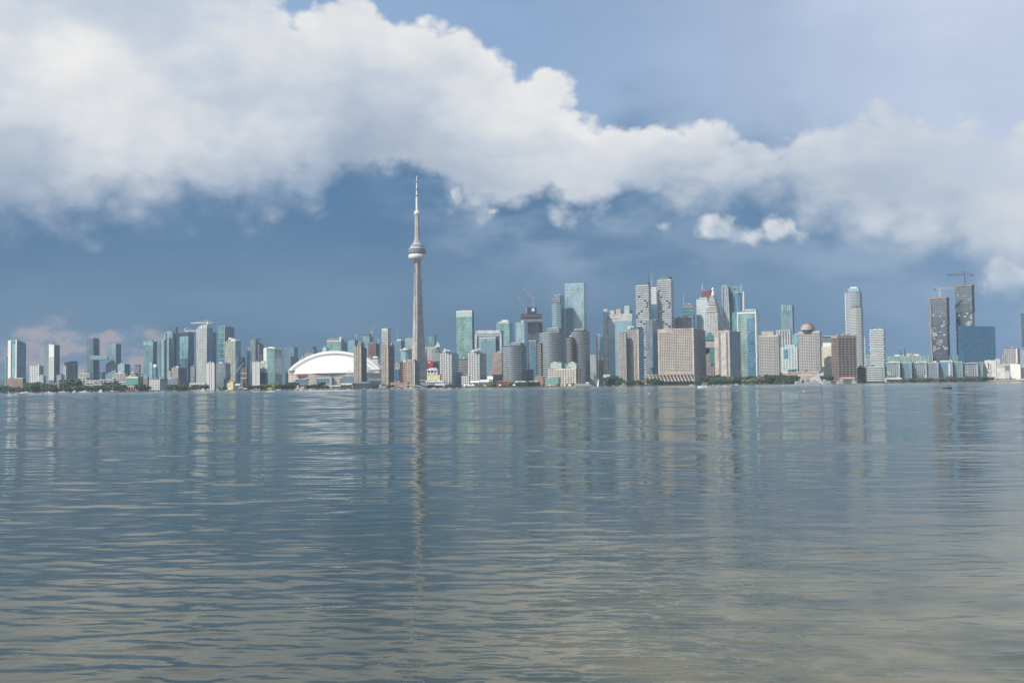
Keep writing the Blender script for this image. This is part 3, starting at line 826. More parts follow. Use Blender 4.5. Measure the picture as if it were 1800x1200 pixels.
T('apartment_building', 'white ribbed slab block in front of the rounded-roof tower', 444.4, 456.5, 457.5, 636, 2230, 'g_grey', 'g_dark', pier=(4.6, 2.0, .8, 'white'), slab=(3.4, .5, .3, 'lightgrey'), short='the second white ribbed block')
T('office_block', 'plain grey block with a white cap and dark glazing below', 456.7, 470.5, 471.5, 637, 2240, 'lightgrey', 'midgrey', slab=(4.5, .5, .25, 'offwhite'), extra=[('front', 'dark_glazing', 0, 1, 655, 676, .5, 'g_navy'), ('roof', 'white_cap', .1, .5, .2, .8, 2.2, 'white')], short='the grey capped block')
T('condo_tower', 'green glass tower with white roof frames and a dark central recess, west of the stadium', 463.6, 482.7, 495.5, 612, 2340, 'g_green', 'g_green', fslab=(4.2, .6, .5, 'offwhite'), sslab=(4.2, .6, .5, 'mint'),
  extra=[('front', 'white_bay', 0, .3, 611.5, 670, 1.0, 'white'), ('front', 'recess', .33, .95, 614, 676, .4, 'g_teal'), ('roof', 'roof_frame', .05, 1.0, 0, .3, 1.2, 'white'), ('roof', 'roof_frame', .4, .8, .05, .6, 2.6, 'white'), ('side', 'roof_edge', 0, 1, 613.5, 610.5, .8, 'white')], short='the white-framed green tower')
# low buildings in front of the west cluster
T('apartment_building', 'low white balconied flats at the water, east of the teal waterfront block', 263, 281, 295, 665.7, 2190, 'g_dark', 'g_blue', fslab=(3.6, 1.6, .7, 'white'), sslab=(3.6, .9, .5, 'bluegrey'), mull=(7, 1.2, .5, 'white', 1), short='the low white balconied flats')
T('apartment_building', 'low brown and white block behind the low white balconied flats', 248.5, 259, 263, 662.5, 2330, 'g_dark', 'brown', slab=(4.2, 1.8, .4, 'stone'))
T('office_block', 'long low blue-grey block behind the shore willows', 293, 312, 316, 665.5, 2280, 'g_grey', 'g_blue', slab=(3.8, 1.2, .4, 'bluegrey'))
T('apartment_building', 'beige midrise with a plain green-black flank, under the stepped towers', 302, 313, 329, 646, 2350, 'g_dark', 'slate', pier=(5.5, 2.0, .5, 'beige'), fslab=(3.8, 1.2, .4, 'beige'), roof='stone', extra=[('roof', 'plant_room', .3, .8, .2, .8, 3, 'lightgrey'), ('roof', 'plant_room', .1, .3, .1, .6, 1.6, 'stone')], short='the beige midrise')
T('apartment_building', 'small beige block leaning against the beige midrise', 295, 300, 302.5, 652, 2360, 'stone', 'beige', slab=(3.8, .8, .3, 'g_dark'))
T('apartment_building', 'narrow grey block west of the tall pale green tower', 335, 342, 344.5, 643, 2420, 'g_grey', 'g_dark', slab=(3.8, 1.0, .3, 'lightgrey'), mull=(4, .9, .3, 'midgrey'))
T('low_pavilion', 'long low white roofed shed behind shore willows, under the tall pale green tower', 333, 361, 364, 673.6, 2240, 'stone', 'midgrey', slab=(4.5, .5, .9, 'offwhite'), extra=[('roof', 'roof_slab', -.01, 1.01, -.05, 1.05, .9, 'offwhite')])
T('storage_mound', 'low yellow-beige covered stockpile at the quay by the boom crane', 399, 410, 413.5, 670.3, 2180, 'paleyellow', 'beige', topl=673, extra=[('roof', 'upper_heap', .2, .8, .2, .8, 1.2, 'paleyellow')])

# --- behind the stadium
T('office_tower', 'blue-grey hazy office block standing behind the west end of the stadium', 499.5, 517, 523.5, 610.5, 3000, 'g_blue', 'g_navy', slab=(5, .6, .3, 'slate'), extra=[('roof', 'roof_plant', .15, .8, .1, .8, 1.2, 'slate')], short='the hazy office block')
T('apartment_building', 'teal block in front of the hazy office block, touching the stadium wall', 501.7, 511, 525, 627, 2620, 'g_grey', 'g_navy', slab=(4.5, .6, .3, 'bluegrey'), short='the teal block by the stadium')
T('office_block', 'stepped grey block rising behind the west slope of the stadium roof', 536, 551, 560, 619, 2900, 'g_grey', 'g_navy', slab=(4.4, 1.2, .3, 'stone'), extra=[('roof', 'upper_step', .35, .95, .2, .9, 5, 'g_grey'), ('roof', 'top_step', .45, .8, .2, .8, 10, 'slate')])
T('office_block', 'beige low block just behind the west foot of the stadium roof', 524, 533, 538, 628.5, 2850, 'g_dark', 'stone', slab=(4.2, 1.5, .3, 'stone'))
T('office_block', 'pale green block peeping over the top of the stadium roof', 567, 574, 578, 610.5, 2850, 'mint', 'g_green', slab=(4.2, .8, .3, 'offwhite'))
b = T('office_tower', 'teal banded office tower with a white sign band at the top behind the stadium', 574.6, 600, 610.8, 594, 2900, 'g_green', 'g_navy', fslab=(5.4, .9, .4, 'mint'), sslab=(7, .5, .2, 'slate'), topr=603,
      extra=[('front', 'sign_band', 0, .96, 598.4, 594.2, .8, 'midgrey'), ('front', 'white_ledge', 0, 1.0, 599.6, 598.2, 1.0, 'white'), ('front', 'sign_frame', .9, 1.0, 598, 592, 1.0, 'white')], short='the teal banded office tower')
T('glass_tower', 'pale teal glass tower with a crane mast behind the brown slab', 612, 624, 629.5, 598, 2880, 'g_aqua', 'g_navy', slab=(4.6, .6, .3, 'bluegrey'), mull=(5, .6, .3, 'bluegrey'), extra=[('roof', 'formwork', .3, .9, .2, .8, 2.5, 'slate')], short='the pale teal tower')
T('unfinished_tower', 'blue glass tower topped by open floors, under two derricks', 636.7, 650, 655.8, 590, 2900, 'g_aqua', 'g_dark', slab=(4.6, .6, .3, 'bluegrey'), mull=(5, .6, .3, 'slate'), extra=[('roof', 'open_floor', .1, .98, .1, .95, 1.6, 'charcoal'), ('roof', 'core', .3, .9, .2, .8, 3.4, 'slate')], short='the open-floored tower')
T('office_block', 'red brown gridded block east of the brown slab', 647.5, 661, 667, 603.5, 2760, 'g_dark', 'g_dark', slab=(4.6, 1.6, .4, 'redbrown'), mull=(4.2, 1.5, .5, 'redbrown'), extra=[('roof', 'roof_plant', .3, .7, .2, .7, 1.2, 'redbrown')], short='the red brown gridded block')
T('office_block', 'white louvred block between the two brown slabs, with a dark roof box', 645, 664, 667, 629, 2640, 'g_grey', 'lightgrey', slab=(5.4, 3.3, .6, 'white'), extra=[('roof', 'white_top', .55, .95, .1, .9, 3, 'white'), ('roof', 'dark_box', .15, .5, .1, .9, 3.6, 'brown')], short='the white louvred block')
T('office_tower', 'tall white gridded tower with shadowed flank behind the eastern brown slab', 671.4, 682, 687.3, 577, 2900, 'g_dark', 'g_navy', slab=(4.4, 1.3, .4, 'offwhite'), mull=(4.0, 1.4, .5, 'offwhite', 1), extra=[('front', 'blank_top', 0, 1, 577.2, 581, .7, 'offwhite')], short='the white gridded tower')
T('office_block', 'dark red brown block behind the eastern brown slab', 684, 690, 693.5, 605, 2800, 'purplegrey', 'g_dark', slab=(5, .8, .3, 'redbrown'))
T('glass_tower', 'blue glass tower with a white roof cap, west of the needle tower', 693, 705, 711.5, 598.5, 2900, 'g_blue', 'g_navy', slab=(5, .5, .3, 'bluegrey'), mull=(6, .5, .3, 'bluegrey', 1), extra=[('roof', 'roof_cap', .3, .9, .2, .8, 2.2, 'white'), ('mast', 'antenna', 697, 578, 1.2, 'lightgrey')], short='the blue glass tower')
T('glass_tower', 'pale green banded tower close behind the needle tower', 712.5, 726, 728, 594, 2960, 'g_pale', 'g_grey', slab=(5, 1.2, .4, 'mint'))
T('round_block', 'rounded glass block with an overhanging roof disc in front of the blue glass tower', 705, 719, 724, 615.5, 2720, 'g_aqua', 'g_blue', arc=6, slab=(5, .9, .4, 'offwhite'), extra=[('cyl', 'roof_disc', .5, .4, 11, 616, 613.5, 'lightgrey'), ('cyl', 'roof_drum', .5, .4, 5, 613.5, 611.5, 'white')], short='the rounded glass block')

# --- harbour slabs by the stadium
T('slab_tower', 'brown balconied slab tower overlapping the stadium roof', 622, 635, 644.7, 607.5, 2290, 'g_dark', 'purplegrey', topl=611, topr=612, fslab=(3.0, 1.3, .5, 'tan'), pier=(4.3, 1.9, .6, 'tan'), roof='brown',
  extra=[('front', 'corner_pier', .94, 1.0, 607.6, 672, .9, 'offwhite'), ('roof', 'plant_room', .4, .9, .1, .6, 5.0, 'brown'), ('roof', 'roof_tank', .55, .85, .2, .5, 7, 'tan')], short='the brown slab by the stadium')
T('slab_tower', 'taller brown balconied slab with a pale corner strip, west of the needle tower', 670.7, 682.5, 693, 606.4, 2280, 'g_dark', 'purplegrey', topr=609, fslab=(3.0, 1.3, .5, 'tan'), pier=(4.3, 1.9, .6, 'tan'), roof='brown',
  extra=[('front', 'corner_pier', .93, 1.0, 606.6, 674, .9, 'offwhite')], short='the taller brown slab')
T('apartment_building', 'peach banded block stepping up to the beige slab at the needle tower base', 703, 716.5, 718, 636, 2300, 'g_dark', 'brown', fslab=(4.2, 2.2, .5, 'peach'), extra=[('roof', 'white_plant', .4, .75, .1, .7, 3.0, 'white')], short='the peach banded block')
T('slab_tower', 'beige slab with a white corner strip and dark flank at the needle tower base', 716, 729, 737.5, 631, 2280, 'g_dark', 'slate', topr=636.5, fslab=(3.0, 1.2, .5, 'tan'), pier=(4.2, 2.0, .6, 'tan'), roof='brown', extra=[('front', 'corner_pier', .93, 1.0, 636, 676, .9, 'white'), ('front', 'head_wall', .1, .98, 631.2, 636, .8, 'tan')], short='the beige slab at the needle tower')
T('office_block', 'dark blue glass low block between the brown slabs', 692, 702, 704, 649, 2420, 'g_navy', 'g_dark', mull=(7, .6, .3, 'navy'), slab=(7, .4, .2, 'blueplain'))
T('office_block', 'grey-beige block above the dark blue low block', 692, 702.5, 705, 639.5, 2560, 'g_dark', 'midgrey', pier=(4, 1.6, .5, 'stone'))
T('low_building', 'low pink brick row of shops below the peach banded block', 686, 716, 719, 671.5, 2230, 'brick', 'brown', slab=(4.5, .8, .5, 'pink'), mull=(6, .8, .3, 'pinkbrown'))
# ------------------------------------------------------------------ needle tower
def build_tower():
    D = 2640.0
    xc = kx(735.0, 640) * D
    yc = D
    rt = empty('needle_tower', (xc, yc, GZ - 0.3), 'very tall concrete needle tower with a ringed pod and white antenna', 'tower')
    zz = lambda py: zp(734, py, D)
    # Y-shaped shaft: three tapering legs round a hexagonal core
    prof = [(682, 25.0, 9.5), (660, 22.6, 9.2), (640, 20.6, 9.0), (600, 17.0, 8.6), (560, 14.0, 8.2), (520, 11.6, 7.8), (480, 9.6, 7.4), (455, 8.8, 7.0)]
    angs = [R(-98), R(22), R(142)]
    V, F = [], []
    for py, arm, core in prof:
        z = zz(py) if py < 682 else GZ - 0.3
        for a in angs:
            w = 3.3
            tx, ty = math.cos(a), math.sin(a); sx, sy = -ty, tx
            for rr, ss in ((core * .62, -core * .50), (arm * .80, -w), (arm, -w * .62), (arm, w * .62), (arm * .80, w), (core * .62, core * .50)):
                V.append((xc + tx * rr + sx * ss, yc + ty * rr + sy * ss, z))
    n = 18
    for k in range(len(prof) - 1):
        for i in range(n):
            j = (i + 1) % n
            F.append((k * n + i, k * n + j, (k + 1) * n + j, (k + 1) * n + i))
    F.append(tuple(range((len(prof) - 1) * n, len(prof) * n)))
    part('shaft', (V, F), 'tower_concrete', rt)
    a = angs[0]
    lift = []
    for k in range(len(prof) - 1):
        (p0, r0, _), (p1, r1, _) = prof[k], prof[k + 1]
        z0_, z1_ = (zz(p0) if p0 < 682 else GZ), zz(p1)
        aa = R(-141)
        lift.append(beam((xc + math.cos(aa) * 7.6, yc + math.sin(aa) * 7.6, z0_), (xc + math.cos(aa) * 6.3, yc + math.sin(aa) * 6.3, z1_), 2.2, 2.2))
    part('lift_shaft_glazing', join(lift), 'charcoal', rt)
    pod = part('pod', lathe([(8.5, zz(457)), (11, zz(455)), (20.5, zz(454.6)), (21.5, zz(449)), (20, zz(446.6)), (21.0, zz(446)), (21.6, zz(438.5)), (17.5, zz(437)), (16.8, zz(431.5)), (12, zz(429)), (8, zz(424)), (6.5, zz(419))], 32, (xc, yc)), 'steel', rt)
    part('radome_ring', lathe([(17.0, zz(455.4)), (21.0, zz(454.2)), (22.6, zz(451.5)), (22.2, zz(448.6)), (20.0, zz(447.0)), (17, zz(447))], 32, (xc, yc)), 'white', pod)
    for pa, pb, rr, m in ((446.4, 444.4, 21.9, 'charcoal'), (444.3, 443.2, 22.6, 'lightgrey'), (443.1, 441.2, 22.3, 'charcoal'), (441.1, 440.2, 22.8, 'lightgrey'), (440.1, 438.4, 21.9, 'charcoal'), (438.3, 437.6, 22.2, 'white'), (436.8, 433.0, 17.6, 'lightgrey'), (432.8, 431.6, 18.2, 'rust')):
        part('pod_ring', lathe([(rr - 3, zz(pa)), (rr, zz(pa)), (rr, zz(pb)), (rr - 3, zz(pb))], 32, (xc, yc)), m, pod)
    for i in range(6):
        aa = R(20 + 60 * i)
        part('pod_bracket', beam((xc + 11 * math.cos(aa), yc + 11 * math.sin(aa), zz(430)), (xc + 5.5 * math.cos(aa), yc + 5.5 * math.sin(aa), zz(420)), 2.2), 'concrete', pod)
    part('upper_shaft', lathe([(6.4, zz(431)), (5.9, zz(400)), (5.4, zz(376.5))], 6, (xc, yc)), 'tower_concrete', rt)
    part('sky_pod', lathe([(5.4, zz(378)), (7.0, zz(376.4)), (7.3, zz(373.8)), (6.0, zz(371.8)), (3.2, zz(370.4))], 24, (xc, yc)), 'white', rt)
    ant = part('antenna', lathe([(3.1, zz(371)), (2.9, zz(345)), (2.2, zz(344)), (2.0, zz(333)), (1.7, zz(332)), (1.5, zz(320)), (1.2, zz(319)), (1.0, zz(309.5)), (.5, zz(309)), (.35, zz(304.5))], 12, (xc, yc)), 'white', rt)
    for pa, rr in ((344.5, 3.7), (333.2, 3.0), (320, 2.5)):
        part('antenna_collar', lathe([(rr, zz(pa + .7)), (rr, zz(pa - .7))], 12, (xc, yc)), 'black', ant)
    part('antenna_tip', lathe([(.75, zz(310)), (.6, zz(304.4))], 8, (xc, yc)), 'charcoal', ant)
    for i in range(3):
        aa = angs[i] + R(60)
        part('base_hall', beam((xc + 8 * math.cos(aa), yc + 8 * math.sin(aa), GZ + 6), (xc + 32 * math.cos(aa), yc + 32 * math.sin(aa), GZ + 6), 16, 12), 'concrete', rt)
    LAND.append((723, 750, 'the needle tower', D))
build_tower()

# ------------------------------------------------------------------ domed stadium
def build_stadium():
    D = 2440.0
    DV = 2496.0
    X = lambda px: kx(px, 640) * D
    Z = lambda py: zp(586, py, D)
    XV = lambda px: kx(px, 640) * DV
    ZV = lambda py: zp(586, py, DV)
    xm = (XV(506.5) + XV(668)) / 2; a = (XV(668) - XV(506.5)) / 2
    yc = D + a
    rt = empty('domed_stadium', (xm, yc, GZ - 0.3), 'huge domed stadium with a white arched roof on a beige concrete wall', 'stadium')
    zb, zt = ZV(650.5), ZV(616.4)
    nseg = 40
    def arc(rx, h, y, z0=zb, x0=xm):
        return [(x0 + rx * math.cos(math.pi - math.pi * i / nseg), y, z0 + h * math.sin(math.pi * i / nseg) ** 1.6) for i in range(nseg + 1)]
    # bowl wall
    pl = []
    for i in range(32):
        t = 2 * math.pi * i / 32
        pw = 0.55
        cx_, sy_ = math.cos(t), math.sin(t)
        pl.append((xm + (a + 2) * math.copysign(abs(cx_) ** pw, cx_), yc + a * math.copysign(abs(sy_) ** pw, sy_)))
    wall = part('bowl_wall', prism(pl, GZ - .3, Z(655.8)), 'stone', rt)
    pl2 = [(xm + (p[0] - xm) * 1.006, yc + (p[1] - yc) * 1.006) for p in pl]
    for py in (656.6, 660.5, 664.6):
        part('wall_ledge', prism(pl2, Z(py) - 1.0, Z(py)), 'beige', wall)
    # two raised shoulders that carry the arch
    for s in (-1, 1):
        part('arch_abutment', boxvf(*sorted((xm + s * a * .80, xm + s * (a + 1.0))), D + a * .55, D + a * 1.35, Z(655.8), Z(650.9)), 'stone', rt)
    # rear vault: thick arch rim plus curved roof behind it
    def vault(rx, h, thick, y0, y1):
        o0 = arc(rx, h, y0); i0 = arc(rx - thick * 1.25, h - thick, y0)
        o1 = arc(rx, h, y1); i1 = arc(rx - thick * 1.25, h - thick, y1)
        V = o0 + i0 + o1 + i1; k = nseg + 1; F = []
        for i in range(nseg):
            F += [(i, k + i, k + i + 1, i + 1), (i, i + 1, 2 * k + i + 1, 2 * k + i), (k + i, 3 * k + i, 3 * k + i + 1, k + i + 1), (2 * k + i, 2 * k + i + 1, 3 * k + i + 1, 3 * k + i)]
        return V, F
    yv = DV
    part('arch_vault', vault(a, zt - zb, 6.0, yv, yv + a * .8), 'roofwhite', rt)
    part('inner_vault', vault(a * .925, (zt - zb) - 6.2, 9.0, yv + 3, yv + a * .7), 'roofwhite', rt)
    # front quarter dome panel
    xl, xr = XV(518.5), XV(655)
    cx_, rx = (xl + xr) / 2 , (xr - xl) / 2
    cx_ = XV(586)
    z0p, z1p = ZV(655.6), ZV(624.4)
    V, F = [], []
    nu, nv = 36, 14
    for j in range(nv + 1):
        e = (math.pi / 2) * j / nv
        for i in range(nu + 1):
            t = math.pi * i / nu
            V.append((cx_ - rx * math.cos(t) * math.cos(e), yv + 1 - (a * .55) * math.sin(t) ** .8 * math.cos(e), z0p + (z1p - z0p) * math.sin(e) ** 1.55))
    for j in range(nv):
        for i in range(nu):
            p = j * (nu + 1) + i
            F.append((p, p + 1, p + nu + 2, p + nu + 1))
    dome = part('front_dome_panel', (V, F), 'roofwhite', rt)
    for pl_ in dome.data.polygons: pl_.use_smooth = True
    # seams of the membrane
    sm = []
    for i in (4, 8, 12, 15, 18, 21, 24, 28, 32):
        for j in range(nv - 1):
            p, q = Vector(V[j * (nu + 1) + i]), Vector(V[(j + 1) * (nu + 1) + i])
            o_ = Vector((0, -.25, .15)); sm.append(beam(p + o_, q + o_, .28))
    part('membrane_seam', join(sm), 'offwhite', dome, stuff=True)
    part('dome_gutter', join([beam((V[i][0], V[i][1] - .3, z0p - .6), (V[i + 1][0], V[i + 1][1] - .3, z0p - .6), 1.4) for i in range(nu)]), 'offwhite', dome)
    # glazed openings with mullions
    yf = D + 1.0
    def wy(px):      # wall front at this column
        x = X(px); return yc - a * max(0.0, 1 - (abs(x - xm) / (a + 2)) ** (2 / .55)) ** (.55 / 2)
    def opening(l, r, pt_, pb_, nmul, m='g_blue'):
        y = min(wy(l), wy(r)) - .6
        x0, x1 = X(l), X(r)
        o = part('window', boxvf(x0, x1, y, y + 3, Z(pb_), Z(pt_)), m, rt)
        part('window_frame', join([boxvf(x0 - .8, x1 + .8, y - .5, y, Z(pt_) - .2, Z(pt_) + .9), boxvf(x0 - .8, x1 + .8, y - .5, y, Z(pb_) - .9, Z(pb_) + .2)] +
             [boxvf(x0 + (x1 - x0) * i / nmul - .3, x0 + (x1 - x0) * i / nmul + .3, y - .45, y, Z(pb_), Z(pt_)) for i in range(nmul + 1)]), 'lightgrey', o)
    opening(519, 537, 666, 674.5, 6)
    opening(556.5, 579.5, 665.2, 674.2, 4, 'g_blue')
    opening(603, 620, 661.5, 674, 5, 'g_teal')
    for l, r, py in ((512, 519, 668.5), (512, 519, 671), (538, 543, 666), (538, 543, 669), (538, 543, 672), (597, 603, 665), (597, 603, 668), (597, 603, 671)):
        y = min(wy(l), wy(r)) - .5
        part('balcony_slot', boxvf(X(l), X(r), y, y + 2, Z(py) - 1.0, Z(py)), 'purplegrey', rt)
    part('entrance_tower', boxvf(X(580.3), X(584), wy(582) - 9, wy(582) + 1, GZ, Z(661.5)), 'lightgrey', rt)
    part('tower_cap', boxvf(X(580.9), X(583.4), wy(582) - 8.5, wy(582), Z(661.5), Z(660.6)), 'charcoal', rt)
    # name sign in red letters
    cu = bpy.data.curves.new('lettering', 'FONT'); cu.body = 'ROGERS CENTRE'; cu.size = 4.6; cu.extrude = .25; cu.align_x = 'CENTER'; cu.space_character = 1.0
    tmp = bpy.data.objects.new('lettering_curve', cu); COL.objects.link(tmp)
    dg = bpy.context.evaluated_depsgraph_get(); me = bpy.data.meshes.new_from_object(tmp.evaluated_get(dg))
    bpy.data.objects.remove(tmp)
    xs = [v.co.x for v in me.vertices]; wd = max(xs) - min(xs); sc_ = (X(538.5) - X(521.5)) / wd
    ys = min(wy(521), wy(539)) - 1.4
    me.transform(Matrix.Translation((0, 0, 0)) @ Matrix.Diagonal((sc_, 4.2 / 3.2, 1, 1)))
    me.transform(Matrix.Rotation(math.pi / 2, 4, 'X'))
    me.transform(Matrix.Translation(Vector((X(530), ys, Z(660.2))) - rt.location))
    me.materials.clear(); me.materials.append(M['red'])
    so = bpy.data.objects.new('sign_lettering', me); COL.objects.link(so); so.parent = rt
    part('sign_band', boxvf(X(521), X(539), ys + .3, wy(521) + 1, Z(660.8), Z(656.6)), 'peach', rt)
    LAND.append((504, 622, 'the domed stadium', D))
build_stadium()

# ------------------------------------------------------------------ east of the needle tower
T('office_tower', 'dark teal tower with a red rimmed roof just east of the needle tower', 752, 764, 767.3, 590, 3000, 'g_teal', 'g_navy', slab=(6, .4, .2, 'slate'), extra=[('roof', 'red_rim', 0, 1, 0, 1, 1.2, 'darkred'), ('roof', 'roof_mast', .55, .65, .4, .5, 3, 'darkred')], short='the red-rimmed tower')
b = T('office_tower', 'pale green office tower with a steep pyramid gable, behind the teal bowed block', 764.5, 774, 775.5, 609, 2900, 'mint', 'g_green', slab=(5.4, .8, .3, 'palegreen'), short='the pyramid-roofed tower')
P4 = [Vector(p) for p in b.poly]; cen = sum(P4, Vector((0, 0))) / 4
part('pyramid_roof', ([(p.x, p.y, b.z1) for p in P4] + [(cen.x, cen.y, zp(769.5, 600, 2900))], [(0, 1, 4), (1, 2, 4), (2, 3, 4), (3, 0, 4)]), 'palegreen', b.root)
T('office_tower', 'teal bowed glass block under a broad beige eave with a violet striped wing', 748, 769, 773.5, 611, 2760, 'g_aqua', 'g_dark', arc=5, mull=(8, .9, .5, 'beige', 1), fslab=(10, .4, .3, 'bluegrey'),
  extra=[('roof', 'beige_eave', -.02, 1.05, -.15, 1, 1.6, 'beige'), ('front', 'end_wall', -.01, .08, 612, 640, 6, 'offwhite')], short='the teal bowed block')
T('office_block', 'narrow white and violet striped slab on the teal bowed block', 765, 772.5, 774, 617, 2700, 'purplegrey', 'g_dark', slab=(4.4, 2.2, .4, 'lightgrey'), base=636)
T('office_block', 'dark glass podium behind the red billboard', 750, 770, 775, 636, 2680, 'g_dark', 'g_navy', slab=(5, .5, .2, 'slate'))
# red billboard with a white emblem
D = 2420
bb = empty('billboard', (*pt(756, 645, D)[:2], zp(756, 646, D)), 'red billboard with a white round emblem, curving down to a point', 'billboard')
xs = [kx(p, 638) * D for p in (749.5, 761.5, 761, 758, 754, 753.5, 751.5)]; zs = [zp(756, p, D) for p in (633.3, 634, 642, 645.5, 645, 640, 636.5)]
nv_ = len(xs)
part('red_panel', ([(x, D, z) for x, z in zip(xs, zs)] + [(x, D + 1.2, z) for x, z in zip(xs, zs)], [tuple(reversed(range(nv_))), tuple(range(nv_, 2 * nv_))] + [(i, (i + 1) % nv_, nv_ + (i + 1) % nv_, nv_ + i) for i in range(nv_)]), 'red', bb)
ex, ez = kx(754.3, 637) * D, zp(754.3, 636.8, D)
ev = [(ex + (2.6 if i % 2 == 0 else 1.5) * math.cos(math.pi * i / 6), D - .25, ez + (2.6 if i % 2 == 0 else 1.5) * math.sin(math.pi * i / 6)) for i in range(12)]
part('emblem', (ev + [(p[0], D + .1, p[2]) for p in ev], [tuple(range(12))] + [(i, (i + 1) % 12, 12 + (i + 1) % 12, 12 + i) for i in range(12)]), 'white', bb)
part('support_post', boxvf(kx(757, 650) * D - .6, kx(757, 650) * D + .6, D + .2, D + 1.4, GZ, zp(756, 644, D)), 'steel', bb)
T('theatre_building', 'white boxy building with three large dark openings behind the beige awning hall', 751, 769, 771, 648.7, 2330, 'g_black', 'offwhite', pier=(7.2, 1.6, .7, 'white'), extra=[('front', 'top_rail', 0, 1, 650.5, 648.6, .9, 'white'), ('front', 'floor_band', 0, 1, 657, 655.2, .9, 'white'), ('roof', 'plant_box', .3, .9, .2, .7, 2.6, 'lightgrey'), ('roof', 'roof_unit', .1, .3, .3, .6, 1.4, 'white')], short='the white three-bay building')
T('hall', 'beige windowless hall with a sloping eave at the harbour edge', 752, 773.5, 776, 658.8, 2270, 'paleyellow', 'beige', extra=[('front', 'eave', -.02, 1.05, 669.4, 668.2, 2.5, 'lightgrey'), ('roof', 'roof_edge', -.01, 1.01, -.05, 1, .6, 'cream')], short='the beige hall')
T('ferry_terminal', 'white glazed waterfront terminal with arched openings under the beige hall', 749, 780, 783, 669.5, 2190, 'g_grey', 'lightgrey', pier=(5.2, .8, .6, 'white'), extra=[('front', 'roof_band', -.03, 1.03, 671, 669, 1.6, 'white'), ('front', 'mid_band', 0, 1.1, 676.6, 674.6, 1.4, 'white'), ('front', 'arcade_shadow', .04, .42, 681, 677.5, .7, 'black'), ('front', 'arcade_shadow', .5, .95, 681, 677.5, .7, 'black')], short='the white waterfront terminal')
cp = empty('canopy', (kx(741) * 2180, 2180, GZ), 'flat grey canopy on slim posts at the needle tower side of the white terminal', 'canopy')
part('canopy_roof', boxvf(kx(737) * 2180, kx(756) * 2180, 2176, 2192, zp(745, 668.8, 2180), zp(745, 667.6, 2180)), 'lightgrey', cp)
for p in (739, 743, 747, 751):
    part('post', boxvf(kx(p) * 2180 - .3, kx(p) * 2180 + .3, 2182, 2182.6, GZ, zp(745, 668.7, 2180)), 'steel', cp)

def white_tower(label, l, c, r, ptop, fin, short):
    b = T('condo_tower', label, l, c, r, 620, 2310, 'g_black', 'g_teal', fslab=(4.6, 1.7, .7, 'white'), sslab=(4.6, 1.2, .5, 'mint'), arc=4.5,
      extra=[('front', 'white_bay', .0, .04, 620, 672, 1.6, 'white'), ('front', 'corner_pier', .28, .315, 616.5, 672, 5.3, 'white'), ('front', 'corner_pier', .47, .505, 615, 672, 5.6, 'white'), ('front', 'corner_pier', .66, .72, 617, 672, 5.2, 'white'),
             ('front', 'glazed_bay', .80, .97, 621, 672, 4.2, 'g_pale'), ('roof', 'penthouse', .22, .85, -.05, .7, 3.2, 'white'), ('roof', 'lift_house', .3, .7, 0, .5, 5.6, 'offwhite')], short=short)
    p = pt(fin[0], fin[1], 2306); q = pt(fin[2], fin[3], 2306)
    part('roof_fin', beam(p, q, 8, 2.4), 'white', b.root)
white_tower('white balconied tower with a fin slanting up to the west, east of the needle tower', 774, 796, 806, 614, (780, 613.4, 790, 616.5), 'the western white balconied tower')
white_tower('white balconied tower with a fin slanting up to the east, by the square arch building', 823.5, 845, 855, 612, (833, 616.5, 844.5, 612.6), 'the eastern white balconied tower')
b = T('office_tower', 'tall pale green patchwork glass tower with a slanted white top', 802.6, 830.5, 833.5, 546, 2560, 'g_green', 'g_dark', fslab=(5.2, .5, .3, 'mint'), roof='offwhite',
  extra=[('front', 'crown_glazing', 0, 1, 546, 556.5, .6, 'mint'), ('front', 'white_rim', 0.03, 1.0, 547.5, 545.6, 1.0, 'white')], short='the tall patchwork green tower')
T('apartment_building', 'pink-brown midrise between the two white balconied towers', 805, 823.5, 825, 630.5, 2420, 'g_dark', 'brown', slab=(3.8, 1.7, .4, 'pinkbrown'), short='the pink-brown midrise')
T('office_block', 'blue glass block low between the two white balconied towers', 803, 812, 814, 655, 2330, 'g_blue', 'g_navy', slab=(4, .5, .2, 'slate'))
T('apartment_building', 'low white balconied block at the foot of the eastern white tower', 812, 824, 826, 660, 2260, 'g_dark', 'lightgrey', slab=(3.8, 1.3, .6, 'white'), mull=(6, 1, .6, 'white'))
# square arch office block: portal frame round a glass slab
T('office_block', 'big square portal framed office block with a paler glass slab standing in its opening', 836, 882.5, 885.5, 580, 2700, 'g_black', 'g_navy', fslab=(4.2, .8, .4, 'bluegrey'),
  extra=[('front', 'portal_jamb', 0, .065, 580, 668, 3, 'lightgrey'), ('front', 'portal_jamb', .935, 1.0, 580, 668, 3, 'lightgrey'), ('front', 'portal_head', 0, 1.0, 586, 580, 3.0, 'lightgrey'), ('front', 'stepped_soffit', .065, .935, 590.5, 586.3, 2.0, 'bluegrey'),
         ('front', 'glass_slab', .175, .80, 592.8, 668, 9.0, 'g_sky'), ('front', 'slab_coping', .17, .805, 593.6, 592.4, 9.6, 'white'), ('roof', 'roof_mast', .4, .42, .3, .4, 2.5, 'lightgrey')], short='the square portal block')
b_ = T('office_block', 'pale glazed rib face of the slab in the square portal', 846, 871.5, 872, 598, 2672, 'g_sky', 'g_sky', slab=(4.6, .5, .3, 'bluegrey'), depth=6)
